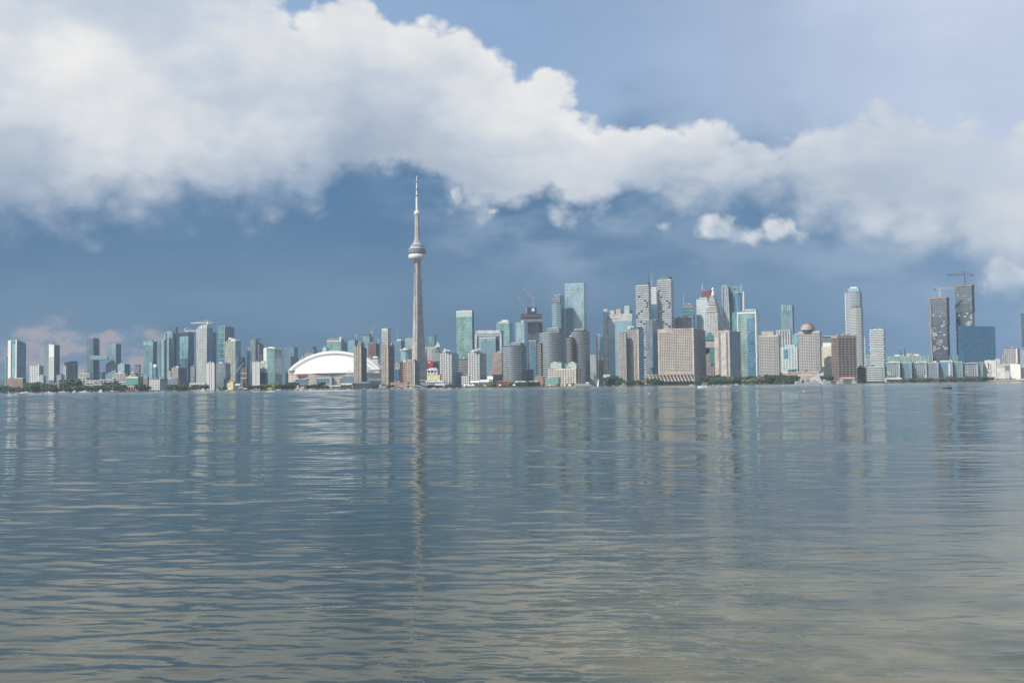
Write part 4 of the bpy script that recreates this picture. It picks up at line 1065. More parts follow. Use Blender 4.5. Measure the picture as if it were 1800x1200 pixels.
T('office_tower', 'green banded office tower with a white roof sign box behind the square portal block', 872.6, 896, 902.5, 567.6, 2960, 'g_green', 'g_blue', fslab=(5.6, 1.0, .4, 'mint'), sslab=(5.6, .6, .3, 'bluegrey'),
  extra=[('roof', 'roof_step', .12, .95, .1, .9, 3.2, 'mint'), ('roof', 'white_sign_box', .35, .8, .2, .7, 5.8, 'white')], short='the green banded tower')
T('glass_tower', 'pale sky blue glass tower in front of the unfinished dark tower', 907, 922, 928, 566, 2620, 'g_ice', 'g_sky', mull=(7, .5, .3, 'lightgrey', 1), short='the pale blue glass tower')
b = T('unfinished_tower', 'dark unfinished tower with overhanging floor decks and a climbing formwork top', 927.5, 948, 954, 566, 2760, 'g_black', 'charcoal', slab=(5.6, 1.1, .5, 'purplegrey'), mull=(6, .8, .4, 'slate'),
  extra=[], short='the unfinished dark tower')
for (l, r, pt_, pb_, nm, m) in ((916, 953, 552, 566.5, 'overhang_floor', 'charcoal'), (914, 954.5, 559.5, 561.5, 'floor_deck', 'purplegrey'), (914.6, 954, 562.7, 564.2, 'floor_deck', 'lightgrey'), (915.5, 953.5, 565.5, 567.4, 'floor_deck', 'purplegrey'), (915.5, 953.5, 555.5, 556.7, 'floor_deck', 'midgrey'), (927, 943, 540, 552, 'formwork_box', 'navy')):
    x0, x1 = kx(l, 560) * 2755, kx(r, 560) * 2755
    part(nm, boxvf(x0, x1, 2748 - (3 if nm == 'floor_deck' else 0), 2792, zp(935, pb_, 2755), zp(935, pt_, 2755)), m, b.root)
part('formwork_panel', boxvf(kx(934.5, 545) * 2755, kx(939.5, 545) * 2755, 2747.2, 2748, zp(935, 547.5, 2755), zp(935, 542, 2755)), 'white', b.root)
for i in range(7):
    xx = kx(917 + 5.6 * i, 560) * 2755
    part('deck_post', boxvf(xx, xx + 1.2, 2746, 2747.2, zp(935, 566, 2755), zp(935, 552.5, 2755)), 'slate', b.root)
T('office_block', 'pink-brown flared block stepping out at its base, west of the round condos', 866, 882, 888, 619.7, 2380, 'pinkbrown', 'brown', slab=(4.2, .9, .3, 'brown'), extra=[('front', 'flared_base', -.35, 0, 652, 670, 0, 'pinkbrown'), ('front', 'flared_base', -.2, 0, 642, 670, -.1, 'pinkbrown'), ('roof', 'plant_room', .05, .95, .05, .9, 1.2, 'tan')], short='the flared pink-brown block')
def condo(label, l, c, r, top, crown, D, short, arc=14):
    f0, f1, hp = crown
    return T('round_condo', label, l, c, r, top, D, 'g_dark', 'g_dark', fslab=(4.6, 1.5, .9, 'lightgrey'), sslab=(4.6, 1.3, .8, 'bluegrey'), arc=arc, roof='slate',
      extra=[('roof', 'crown_drum', f0, f1, -.1, .7, hp, 'midgrey'), ('roof', 'crown_cap', f0 + .05, f1 - .08, 0, .6, hp + 1.2, 'lightgrey')], short=short, phi=None)
condo('rounded blue-grey condo, shortest of the three by the flared pink-brown block', 884, 917, 925.5, 607.4, (.42, .98, 5), 2330, 'the short rounded condo')
T('glass_tower', 'dark blue glass tower with a pale cap between the rounded condos', 929.7, 943, 947.5, 599, 2480, 'g_blue', 'g_navy', mull=(4.5, .5, .3, 'slate'), slab=(3.8, .4, .2, 'slate'), extra=[('roof', 'pale_cap', 0, 1, 0, 1, 1.0, 'lightgrey')], short='the dark blue capped tower')
T('office_block', 'small blue block with a white corner stair under the dark blue capped tower', 926, 936, 938, 650, 2380, 'g_blue', 'g_navy', slab=(3.8, .9, .3, 'lightgrey'))
T('apartment_building', 'brown-grey balconied slab beside the middle rounded condo', 945, 951, 953, 601, 2350, 'g_dark', 'midgrey', slab=(3.6, 1.5, .5, 'pinkbrown'))
condo('rounded blue-grey condo with a drum crown behind the cream terminal, middle of the three', 949, 985, 994, 584, (.38, .98, 7), 2350, 'the middle rounded condo')
condo('rounded brown-grey condo stepping up east of the cream terminal', 1005, 1029, 1037, 581, (.2, .95, 2.5), 2340, 'the eastern rounded condo', 9)
T('apartment_building', 'lower curved balconied step of the eastern rounded condo', 997, 1006, 1009, 592, 2325, 'g_dark', 'g_dark', slab=(3.4, 1.3, .8, 'pinkbrown'), arc=3)
T('glass_tower', 'slim curved teal tower with a brown crown behind the middle rounded condo', 971, 987, 993, 519.4, 2560, 'g_blue', 'g_blue', fslab=(4.4, 1.2, .7, 'mint'), sslab=(4.4, 1.0, .5, 'bluegrey'), arc=4, slabtop=534,
  extra=[('front', 'crown_glazing', .05, .95, 521, 532, 5.0, 'g_grey'), ('roof', 'crown_ring', 0, 1, -.1, 1, .9, 'pinkbrown')], short='the slim curved teal tower')
T('glass_tower', 'very tall pale sky blue glass slab tower, brightest of the skyline', 994, 1027, 1032.5, 498.6, 2600, 'g_ice', 'g_aqua', fslab=(7, .35, .25, 'lightgrey'), mull=(9, .5, .3, 'lightgrey', 1), sslab=(4.2, 1.0, .5, 'white'),
  extra=[('roof', 'roof_plant', .4, .95, .2, .8, 2.2, 'tan'), ('roof', 'glass_parapet', -.005, 1.0, -.005, .02, 1.4, 'lightgrey')], short='the tall pale blue slab')
# cream warehouse terminal
b = T('terminal_building', 'cream former warehouse with rows of dark windows and green glass storeys on its roof', 964, 1012, 1023, 647.5, 2190, 'cream', 'paleyellow', roof='stone', phi=35, short='the cream terminal')
def punched(b, rows, cols, wf, z_lo, z_hi, m='g_black', which=0, hfrac=.5, p0=0.03, p1=.97):
    A, B_ = Vector(b.poly[which]), Vector(b.poly[which + 1]); e = B_ - A; ln = e.length; u = e / ln; nn = Vector((u.y, -u.x))
    first = None
    za, zb_ = zp(b.c, z_lo, b.D), zp(b.c, z_hi, b.D)
    dz = (zb_ - za) / rows; du = ln * (p1 - p0) / cols; w = du * wf
    s0 = ln * p0 + du * .5
    for i in range(rows):
        for j in range(cols):
            if first is None:
                q = A + u * s0
                a0, a1 = q - u * w / 2, q + u * w / 2
                zc = za + dz * .5
                first = part('window', prism([tuple(a0 + nn * .12), tuple(a1 + nn * .12), tuple(a1 - nn * .3), tuple(a0 - nn * .3)], zc - dz * hfrac / 2, zc + dz * hfrac / 2), m, b.root)
                fr = part('window_sill', prism([tuple(a0 - u * .2 + nn * .45), tuple(a1 + u * .2 + nn * .45), tuple(a1 - nn * .2), tuple(a0 - nn * .2)], zc - dz * hfrac / 2 - .45, zc - dz * hfrac / 2), 'stone', first)
            else:
                c_ = clone(first, u.x * du * j, u.y * du * j, dz * i)
                f_ = fr.copy(); COL.objects.link(f_); f_.parent = c_
punched(b, 7, 10, .62, 675, 649)
punched(b, 7, 2, .5, 675, 649, which=1)
T('rooftop_storeys', 'two pale green glazed blocks standing on the roof of the cream terminal', 968, 987, 990, 637.5, 2215, 'mint', 'g_green', base=648, slab=(3.6, .8, .3, 'offwhite'), mull=(6, 1.2, .4, 'mint'), extra=[('roof', 'roof_room', .2, .6, .1, .8, 2.4, 'mint')])
T('rooftop_storeys', 'eastern pale green glazed block on the roof of the cream terminal', 999, 1013, 1016, 638, 2215, 'mint', 'g_green', base=648, slab=(3.6, .8, .3, 'offwhite'), mull=(6, 1.2, .4, 'mint'), extra=[('roof', 'roof_room', .3, .7, .1, .8, 2.6, 'mint')])
T('rooftop_storeys', 'low green glazed link between the two rooftop blocks of the cream terminal', 985, 1000, 1001, 641.5, 2225, 'g_green', 'g_green', base=648, slab=(3.6, 1.0, .3, 'mint'))
T('greenhouse', 'mint green glazed conservatory at the foot of the cream terminal', 958, 981, 985, 663, 2150, 'tealroof', 'g_green', roof='tealroof', slab=(3.4, .6, .4, 'mint'), mull=(6, .6, .4, 'mint'), topl=665, short='the mint conservatory')
T('low_building', 'low pink-brown roofed block west of the mint conservatory', 940, 955, 958, 662, 2260, 'brick', 'brown', slab=(4, .7, .4, 'pink'))
T('office_block', 'small hazy grey block east of the rounded condos', 1036.5, 1048, 1049.5, 624.4, 2900, 'g_pale', 'g_grey', slab=(4.6, .9, .3, 'beige'), extra=[('roof', 'beige_top', .1, .9, .1, .9, .8, 'beige')])
T('office_tower', 'narrow mauve and black office slab with a diagonal break, west of the big pale block', 1049, 1060.5, 1064, 589, 2760, 'g_grey', 'g_black', slab=(4.6, .7, .3, 'pinkbrown'), extra=[('front', 'black_edge', 0, .14, 590, 668, .6, 'black'), ('front', 'dark_panel', .5, 1, 592, 628, .5, 'g_navy'), ('front', 'dark_panel', .3, .7, 615, 640, .6, 'g_dark')], short='the mauve and black slab')
T('apartment_building', 'tan midrise with red-brown bays below the mauve and black slab', 1052, 1062, 1064.5, 634, 2400, 'g_dark', 'tan', pier=(4.4, 1.8, .5, 'tan'), slab=(3.8, 1.4, .4, 'beige'), extra=[('front', 'red_bay', .55, .68, 636, 668, .7, 'rust')], short='the tan midrise')
b = T('office_tower', 'big pale grey office block with a light blue glass front and stepped roof', 1062, 1112, 1117, 551, 2660, 'lightgrey', 'g_sky', phi=14, roof='stone',
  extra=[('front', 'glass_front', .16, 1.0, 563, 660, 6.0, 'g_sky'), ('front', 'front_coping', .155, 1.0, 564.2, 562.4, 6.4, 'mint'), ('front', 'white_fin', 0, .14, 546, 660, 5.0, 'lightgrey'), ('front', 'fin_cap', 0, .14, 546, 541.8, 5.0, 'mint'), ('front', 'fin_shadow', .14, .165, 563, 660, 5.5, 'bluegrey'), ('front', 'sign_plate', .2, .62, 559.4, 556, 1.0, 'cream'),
         ('roof', 'plant_tower', .72, .9, .1, .5, 14.5, 'mint'), ('roof', 'plant_room', .45, .95, .15, .6, 6, 'slate'), ('roof', 'plant_box', .2, .36, .1, .5, 7, 'stone'), ('roof', 'plant_box', .42, .6, .1, .4, 9, 'beige')], short='the big pale blue block')
T('condo_tower', 'taller beige gridded condo with a bright blue glazed flank', 1101.5, 1123, 1132, 578, 2330, 'g_dark', 'g_bright', fslab=(3.7, 1.2, .4, 'beige'), mull=(3.4, 1.1, .5, 'beige', 1), sslab=(3.7, .5, .3, 'bluegrey'),
  extra=[('roof', 'blue_crown', .35, 1.0, 0, 1, 3.0, 'blueplain'), ('roof', 'green_roof', .05, .6, .1, .7, 6.0, 'palegreen'), ('front', 'corner_strip', .93, 1, 579, 670, .7, 'cream'), ('front', 'corner_strip', .6, .66, 579, 670, .7, 'beige')], short='the blue-flanked condo')
T('condo_tower', 'lower beige gridded wing of the blue-flanked condo', 1087.7, 1101, 1103, 584.5, 2320, 'g_dark', 'blueplain', fslab=(3.7, 1.2, .4, 'beige'), mull=(3.4, 1.1, .5, 'beige', 1), extra=[('roof', 'blue_coping', .7, 1, 0, .6, 1.0, 'blueplain')])
# ------------------------------------------------------------------ financial district and hotels
def striped(label, l, c, r, top, D, short, cap):
    b = T('condo_tower', label, l, c, r, top, D, 'g_dark', 'g_dark', roof='slate', short=short, phi=None,
          extra=[('roof', 'roof_cap', cap[0], cap[1], .1, .9, cap[2], 'slate'), ('roof', 'cap_base', cap[0] - .04, cap[1] + .02, .05, .95, 1.2, 'bluegrey')])
    # white balcony bands broken by slanting gaps, floor by floor
    A, C_ = Vector(b.poly[0]), Vector(b.poly[1]); Rr = Vector(b.poly[2])
    z = b.z0 + 4; i = 0
    rnd = random.Random(int(l))
    while z < b.z1 - 2:
        bits = []
        for P0, P1 in ((A, C_), (C_, Rr)):
            e = P1 - P0; ln = e.length; u = e / ln; nn = Vector((u.y, -u.x))
            gap = (0.5 + .45 * math.sin(i * .55 + (0 if P0 is A else 2))) if i % 5 else -1
            segs = [(0, 1)] if gap < 0 or i > (b.z1 - b.z0) / 5.2 - 6 else [(0, max(.02, gap - .09)), (min(.98, gap + .09), 1)]
            for s0, s1 in segs:
                if s1 - s0 < .03: continue
                a0, a1 = P0 + u * ln * s0 - (u * .9 if s0 == 0 else u * 0), P0 + u * ln * s1 + (u * .9 if s1 == 1 else u * 0)
                o_ = 1.3 + .5 * rnd.random()
                bits.append(prism([tuple(a0 + nn * o_), tuple(a1 + nn * o_), tuple(a1 - nn * .3), tuple(a0 - nn * .3)], z, z + 2.5))
        part('balcony_band', join(bits), 'bandgrey', b.root)
        z += 5.2; i += 1
    return b
b = striped('white and black striped condo tower with a navy cap, shorter twin beside tall antennas', 1119.5, 1141, 1145, 501, 2560, 'the shorter striped tower', (.1, .95, 5.5))
part('antenna', beam(pt(1139.8, 496, 2600), pt(1139.6, 470, 2600), 1.6), 'slate', b.root)
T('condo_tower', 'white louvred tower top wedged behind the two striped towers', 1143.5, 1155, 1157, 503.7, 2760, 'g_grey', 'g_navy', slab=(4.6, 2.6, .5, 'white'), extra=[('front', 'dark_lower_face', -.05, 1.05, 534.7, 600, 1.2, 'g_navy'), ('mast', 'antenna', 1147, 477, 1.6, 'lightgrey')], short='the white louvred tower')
striped('white and black striped condo tower with a navy cap, taller twin to the east', 1157, 1180.5, 1185, 490, 2580, 'the taller striped tower', (.12, .9, 5))
T('office_tower', 'plain grey-blue glass block with a dark recess in front of the striped towers', 1136, 1147.5, 1167, 562.5, 2460, 'g_grey', 'g_grey', roof='slate', phi=60, extra=[('side', 'dark_recess', .05, .5, 585, 662, .4, 'g_navy')], short='the plain grey-blue block')
T('kiosk_tower', 'small dark ventilation tower with a flared cap at the foot of the plain grey-blue block', 1142, 1147, 1149, 647, 2300, 'slate', 'charcoal', extra=[('roof', 'flared_cap', -.2, 1.2, -.2, 1.2, 1.6, 'slate')])
b = T('hotel', 'huge beige gridded waterfront hotel with a narrower shaded end bay', 1157, 1220, 1240, 577, 2230, 'g_black', 'g_dark', fslab=(3.4, 1.5, .5, 'beige'), sslab=(3.4, 1.5, .5, 'beige'), mull=(4.0, 1.2, .6, 'beige'), phi=24, roof='stone',
  extra=[('front', 'blank_parapet', -.005, .42, 576.6, 583, .9, 'beige'), ('front', 'parapet', .42, 1.005, 576.6, 578.4, .9, 'beige'), ('front', 'corner_pier', .965, 1.0, 577, 672, 1.0, 'stone'), ('front', 'corner_pier', 0, .03, 577, 655, .9, 'stone'), ('side', 'parapet', 0, 1.0, 576.6, 579, .9, 'beige'), ('side', 'corner_pier', .95, 1.0, 577, 672, 1.0, 'stone'), ('front', 'rail_band', 0, 1, 655.5, 653.5, 1.3, 'beige')], short='the huge beige hotel')
# hotel terrace block with raking columns
tb = empty('hotel_terrace', (kx(1180) * 2170, 2170, GZ), 'low terrace block with raking beige columns at the foot of the huge beige hotel', 'terrace block')
Dt = 2170
x0, x1 = kx(1144) * Dt, kx(1219) * Dt
part('terrace_core', boxvf(x0 + 4, x1, Dt + 4, Dt + 22, GZ, zp(1180, 659.2, Dt)), 'g_dark', tb)
part('terrace_roof', boxvf(kx(1138.7) * Dt, x1, Dt - 1, Dt + 24, zp(1180, 659.2, Dt), zp(1180, 657.8, Dt)), 'beige', tb)
f_ = None
for i in range(13):
    xa = kx(1139.5) * Dt + (x1 - kx(1139.5) * Dt - 8) * i / 12
    vf = beam((xa, Dt + .5, zp(1180, 659, Dt)), (xa + 5.5, Dt - 3, zp(1180, 670, Dt)), 1.3, 2.4)
    if f_ is None: f_ = part('raking_column', vf, 'beige', tb); xa0 = xa
    else: clone(f_, xa - xa0, 0, 0)
for i in range(3):
    part('terrace_slab', boxvf(kx(1141 + 1.5 * i) * Dt, x1, Dt + 1.5 - i, Dt + 4.5, zp(1180, 662.6 + 2.8 * i, Dt) - .5, zp(1180, 662.6 + 2.8 * i, Dt) + .5), 'pinkbrown' if i == 1 else 'beige', tb)
T('office_block', 'pinkish brown ribbed block rising over the huge beige hotel', 1186.6, 1214, 1216.5, 558, 2620, 'pinkbrown', 'brown', pier=(7.5, 1.6, .5, 'brown'), extra=[('roof', 'roof_plant', .45, .8, .2, .8, 2.4, 'beige')], short='the pinkish brown block')
T('office_tower', 'teal banded office tower with a mast behind the pinkish brown block', 1201, 1220, 1222, 535, 2860, 'g_navy', 'g_navy', fslab=(8.5, 3.0, .4, 'tealroof'), extra=[('front', 'red_brown_top', 0, 1, 539.5, 536, .5, 'brown'), ('mast', 'antenna', 1202, 515, 1.5, 'lightgrey')], short='the teal banded tower')
T('office_tower', 'red-brown granite tower top rising behind the white banded tower', 1234.5, 1250, 1253, 511, 3050, 'darkred', 'redbrown', slab=(6, .8, .2, 'redbrown'), extra=[('roof', 'roof_rim', .05, .9, .1, .9, 1.4, 'redbrown'), ('mast', 'antenna', 1234.6, 496, 1.8, 'white')], short='the red-brown tower')
T('office_tower', 'white and blue banded office tower in front of the red-brown tower', 1225.5, 1245, 1248, 524, 2880, 'g_sky', 'g_grey', slab=(5.4, 2.4, .4, 'white'), extra=[('roof', 'roof_box', .3, .9, .2, .8, 1.4, 'offwhite')], short='the white banded tower')
# stepped pale tower with a spire
b = T('office_tower', 'pale stone tower stepping up to a white domed spire', 1240, 1262, 1270, 549, 2760, 'g_dark', 'g_dark', slab=(5.2, 2.3, .4, 'offwhite'), mull=(4.4, 1.3, .5, 'offwhite'), roof='stone', short='the spired stepped tower')
e = Vector(b.poly[1]) - Vector(b.poly[0]); s_ = Vector(b.poly[2]) - Vector(b.poly[1]); L0 = Vector(b.poly[0])
lev = [(.10, 549, 538), (.2, 538, 530), (.29, 530, 523), (.37, 523, 518)]
for k, pb, pa in lev:
    q = [tuple(L0 + e * f + s_ * g) for f, g in ((k, k * .8), (1 - k, k * .8), (1 - k, 1 - k * .8), (k, 1 - k * .8))]
    za, zb = zp(1255, pb, 2760) - .2, zp(1255, pa, 2760)
    t_ = part('stepped_tier', prism(q, za, zb), 'g_dark', b.root)
    nb = 3
    for i in range(nb):
        zz0 = za + (zb - za) * (i + .45) / nb
        part('tier_band', prism(offset(q, .5), zz0, zz0 + (zb - za) / nb * .5), 'offwhite', t_)
cc = L0 + e * .5 + s_ * .5
part('spire', lathe([(4.5, zp(1255, 518.3, 2760)), (4.2, zp(1255, 513, 2760)), (2.4, zp(1255, 511.5, 2760)), (2.2, zp(1255, 508.5, 2760)), (3.6, zp(1255, 507.8, 2760)), (3.2, zp(1255, 505.4, 2760)), (.8, zp(1255, 503.6, 2760))], 16, tuple(cc)), 'white', b.root)
# curved-fin bank tower
b = T('office_tower', 'tall blue glass tower framed by white leaning fins and an open glazed crown', 1279, 1303, 1309, 513, 2820, 'g_blue', 'g_navy', roof='slate', arc=5, fslab=(12, .3, .2, 'slate'),
  extra=[('front', 'crown_screen', .02, .95, 502.8, 513.5, 2.5, 'g_teal'), ('front', 'crown_rail', .02, .95, 515.6, 513.2, 4.6, 'bluegrey'), ('front', 'red_sign', .5, .78, 508, 506, 3.2, 'darkred')], short='the white-finned blue tower')
fins = ((1270, 504, 1272.5, 600), (1271.5, 501, 1276, 600), (1275.5, 501.5, 1279.5, 600), (1278, 505, 1283, 600))
for x_, ya, x2, yb in fins:
    part('leaning_fin', beam(pt(x2, yb, 2806), pt(x_, ya, 2806), 3.0, 5.0), 'lightgrey', b.root)
part('edge_fin', beam(pt(1307, 600, 2808), pt(1306.5, 512, 2808), 2.0, 4.0), 'white', b.root)
part('crown_fin', beam(pt(1302, 515, 2806), pt(1303, 501, 2806), 2.0, 3.0), 'mint', b.root)
part('glazed_wedge', ([pt(1271, 600, 2812), pt(1281, 600, 2812), pt(1280, 503, 2812), pt(1272, 503, 2812), pt(1272, 600, 2840), pt(1282, 600, 2840), pt(1281, 503, 2840), pt(1273, 503, 2840)], [(0, 1, 2, 3), (1, 5, 6, 2), (4, 0, 3, 7), (3, 2, 6, 7)]), 'g_pale', b.root)
T('office_tower', 'teal glass tower with white bands and an angled dark shadow side, near the shore', 1288, 1332, 1336.5, 548, 2400, 'g_green', 'g_aqua', fslab=(4.4, 1.0, .5, 'offwhite'), sslab=(4.4, .9, .4, 'white'), phi=20,
  extra=[('front', 'west_bay', 0, .2, 549, 660, 1.2, 'g_teal'), ('front', 'white_pier', .2, .24, 549, 660, 1.4, 'white'), ('front', 'shadow_half', .60, .92, 560, 662, .9, 'g_blue'), ('front', 'white_pier', .92, .96, 545, 660, 1.2, 'white'), ('roof', 'roof_crown', .1, .95, 0, .8, 2.2, 'g_teal'), ('roof', 'roof_frame', .5, .95, .1, .8, 5.5, 'lightgrey'), ('front', 'top_rail', .2, .96, 551, 548, 1.4, 'white')], short='the white-banded teal tower')  # the angled cast shadow is put on the front as a darker glass panel
T('hotel', 'beige slab tower with a dark blue glass flank beside the white-banded teal tower', 1256.6, 1283, 1302, 581, 2230, 'g_dark', 'g_navy', fslab=(3.5, 1.0, .4, 'beige'), roof='stone', phi=30, smull=(16, 1.2, .5, 'stone'), sslab=(3.5, .4, .2, 'slate'),
  extra=[('front', 'blank_wall', 0, .28, 580.6, 664, .9, 'beige'), ('front', 'blank_wall', .42, .78, 580.6, 664, .9, 'stone'), ('front', 'parapet', 0, 1.0, 584, 580.4, 1.0, 'beige'), ('front', 'edge_pier', .9, 1.0, 581, 664, .9, 'beige'), ('side', 'edge_pier', .92, 1.0, 581, 660, .7, 'stone'), ('side', 'parapet', 0, 1.0, 582.5, 580.4, .8, 'lightgrey')], short='the beige tower with a dark flank')
b = T('apartment_building', 'stepped pink-brown block with a teal vaulted roof behind the beige tower', 1238, 1255, 1258, 620, 2420, 'g_dark', 'brown', slab=(3.8, 1.6, .4, 'pinkbrown'), mull=(4, 1.3, .5, 'pinkbrown'), short='the teal-vaulted block')
for (l, r, tp, m) in ((1239, 1258, 611, 'pinkbrown'), (1239.5, 1257.5, 597, 'stone')):
    part('upper_storey', boxvf(kx(l, 610) * 2424, kx(r, 610) * 2424, 2426, 2446, zp(1248, 621, 2424), zp(1248, tp, 2424)), m, b.root)
xa, xb = kx(1239, 610) * 2424, kx(1258, 610) * 2424
vv = [( xa + (xb - xa) * i / 12, 2424, zp(1248, 597.5, 2424) + 18 * math.sin(math.pi * i / 12)) for i in range(13)]
part('vaulted_roof', (vv + [(p[0], 2448, p[2]) for p in vv], [tuple(range(13)), tuple(reversed(range(13, 26)))] + [(i, i + 13, i + 14, i + 1) for i in range(12)]), 'tealroof', b.root)
part('arched_recess', boxvf(kx(1246.5, 610) * 2424, kx(1257, 610) * 2424, 2418.5, 2420, zp(1248, 640, 2424), zp(1248, 612, 2424)), 'g_green', b.root)
T('hotel', 'beige balconied hotel slab with a tan roof box, east of the white-banded teal tower', 1334.5, 1369, 1371.5, 589, 2260, 'g_dark', 'stone', fslab=(3.4, 1.4, .5, 'stone'), mull=(5.2, .8, .4, 'stone'), roof='beige', extra=[('roof', 'roof_box', .15, .75, .1, .9, 7.5, 'beige'), ('front', 'parapet', 0, 1, 591, 588.6, .8, 'stone'), ('mast', 'antenna', 1343, 577, .8, 'steel')], short='the tan-boxed hotel slab')
T('hotel', 'beige balconied hotel slab carrying a round rooftop restaurant', 1404.5, 1441.5, 1444, 583, 2260, 'g_dark', 'stone', fslab=(3.4, 1.4, .5, 'stone'), mull=(5.2, .8, .4, 'stone'), roof='beige',
  extra=[('front', 'parapet', 0, 1, 584.5, 581.6, .8, 'stone'), ('cyl', 'turret_neck', .42, .5, 9.5, 583, 579, 'midgrey'), ('cyl', 'turret_soffit', .42, .5, 12, 580, 578.4, 'brown'), ('cyl', 'turret_glazing', .42, .5, 12.4, 578.4, 575.2, 'stone'), ('cyl', 'turret_ring', .42, .5, 13, 575.2, 573.8, 'beige'), ('cyl', 'turret_roof', .42, .5, 10, 573.8, 569.5, 'tan'), ('cyl', 'turret_top', .42, .5, 6, 569.5, 566.8, 'brown')], short='the round-topped hotel slab')
T('glass_tower', 'slender teal tower with a sloping screen top behind the hotel slabs', 1374, 1394, 1396.5, 536, 2700, 'g_teal', 'g_navy', topl=533.5, slab=(5.2, .9, .4, 'bluegrey'), mull=(5, 1.0, .4, 'bluegrey'), slabtop=552, extra=[('front', 'top_screen', .0, 1, 552, 537.5, .6, 'g_teal'), ('front', 'screen_fin', .1, .16, 545, 535.5, 1.0, 'mint'), ('front', 'screen_fin', .55, .6, 545, 537, 1.0, 'mint'), ('front', 'screen_fin', .75, .8, 545, 537, 1.0, 'mint')], short='the slender teal tower')
T('condo_tower', 'pale framed block with a beige cap in front of the slender teal tower', 1366, 1390, 1392.5, 581, 2500, 'g_dark', 'g_grey', pier=(7, 2.2, .7, 'offwhite'), fslab=(4, .9, .4, 'lightgrey'), extra=[('roof', 'beige_cap', -.02, 1.0, -.05, 1, 1.8, 'beige')], short='the pale framed block')
T('glass_tower', 'aqua glass block between the slender teal tower and the round-topped hotel', 1387, 1403, 1406, 588, 2560, 'g_aqua', 'g_teal', slab=(4, .6, .3, 'mint'), extra=[('roof', 'white_fin', .75, 1.0, 0, .5, 1.5, 'white')])
T('condo_tower', 'white framed aqua glass block low between the two hotel slabs', 1371, 1401.5, 1404, 609.5, 2330, 'g_aqua', 'g_teal', fslab=(4.2, 1.2, .5, 'white'), mull=(6.5, 1.5, .6, 'white'), extra=[('roof', 'upper_block', .28, .9, .1, .8, 4.2, 'mint'), ('front', 'dark_glazing', .25, .5, 614, 630, .8, 'g_teal'), ('front', 'base_band', -.05, 1, 655, 652.5, 1.2, 'white')], short='the white-framed aqua block')
# podium and fan-shaped wing
T('hotel_podium', 'long low beige podium joining the two hotel slabs behind the shore trees', 1360, 1440, 1444, 653, 2225, 'beige', 'stone', slab=None, extra=[('front', 'window_band', .3, .62, 656.4, 654.4, .5, 'brown'), ('front', 'window_band', .66, .95, 656.4, 654.6, .5, 'brown'), ('front', 'lower_tier', .2, .9, 668, 659.5, 8, 'pinkbrown')], short='the low beige podium')
T('auditorium', 'plain pale grey fan-shaped auditorium wing by the white tour boats', 1425, 1448, 1450, 653, 2170, 'lightgrey', 'stone', topl=664, roof='stone', extra=[('roof', 'roof_vent', .3, .5, .2, .5, 1.0, 'steel'), ('front', 'sloped_shoulder', -.1, .2, 665, 672, .4, 'beige')], short='the grey auditorium')
T('apartment_building', 'cream apartment block with small dark windows between the hotel and the brown gridded block', 1443, 1462, 1464, 609, 2330, 'cream', 'beige', extra=[('roof', 'white_roof_block', .2, 1.0, .2, 1, 7, 'white')], short='the cream apartment block')
b = T('office_tower', 'grey capped office tower behind the cream apartment block', 1446, 1462, 1466, 591, 2700, 'g_dark', 'g_grey', slab=(6, 2.2, .3, 'bluegrey'), extra=[('roof', 'beige_lid', .1, .9, .1, .9, 1.2, 'beige')])
T('office_block', 'brown gridded office block with a reddish west face at the shore', 1462, 1473, 1506, 589.5, 2180, 'g_black', 'g_black', phi=66, fslab=(5.2, 2.5, .5, 'brick'), sslab=(5.2, 2.5, .6, 'pinkbrown'), mull=(4.0, 1.0, .5, 'brick', 1), smull=(9.5, 1.7, .8, 'pinkbrown'), roof='stone',
  extra=[('side', 'parapet', 0, 1, 593.5, 589.3, .9, 'tan'), ('front', 'parapet', 0, 1, 593.5, 589.3, .9, 'pinkbrown'), ('roof', 'roof_mast', .4, .5, .5, .52, 6, 'steel'), ('roof', 'plant_room', .3, .9, .35, .7, 1.6, 'tan')], short='the brown gridded block')
b = T('condo_tower', 'tall grey striped condo tower with a bright glazed crown', 1487, 1513, 1517, 512, 2480, 'g_grey', 'g_grey', fslab=(3.8, 1.5, .6, 'lightgrey'), sslab=(3.8, 1.3, .5, 'bluegrey'), arc=5, roof='slate',
  extra=[('roof', 'crown_drum', .22, .95, -.05, .7, 6, 'g_ice'), ('roof', 'crown_cap', .35, .8, .1, .6, 8.4, 'white'), ('front', 'west_fin', 0, .05, 512, 650, .9, 'offwhite')], short='the tall grey striped condo')
T('condo_tower', 'broader lower shaft wrapped round the east side of the tall grey striped condo', 1497, 1515, 1518.5, 539.5, 2462, 'g_grey', 'g_grey', fslab=(3.8, 1.6, .7, 'offwhite'), sslab=(3.8, 1.4, .6, 'lightgrey'), arc=4)
T('glass_tower', 'thin pale blue slab just behind the tall grey striped condo', 1516, 1522, 1523.5, 592, 2700, 'g_ice', 'g_aqua', slab=(6, 1.0, .3, 'white'))
T('office_block', 'dark low brown block between the brown gridded block and the wavy condo', 1506, 1519, 1522, 645.5, 2230, 'g_dark', 'charcoal', slab=(4, 1.5, .4, 'brown'), extra=[('front', 'blue_corner', .0, .3, 646, 666, .9, 'navy')], short='the dark low block')
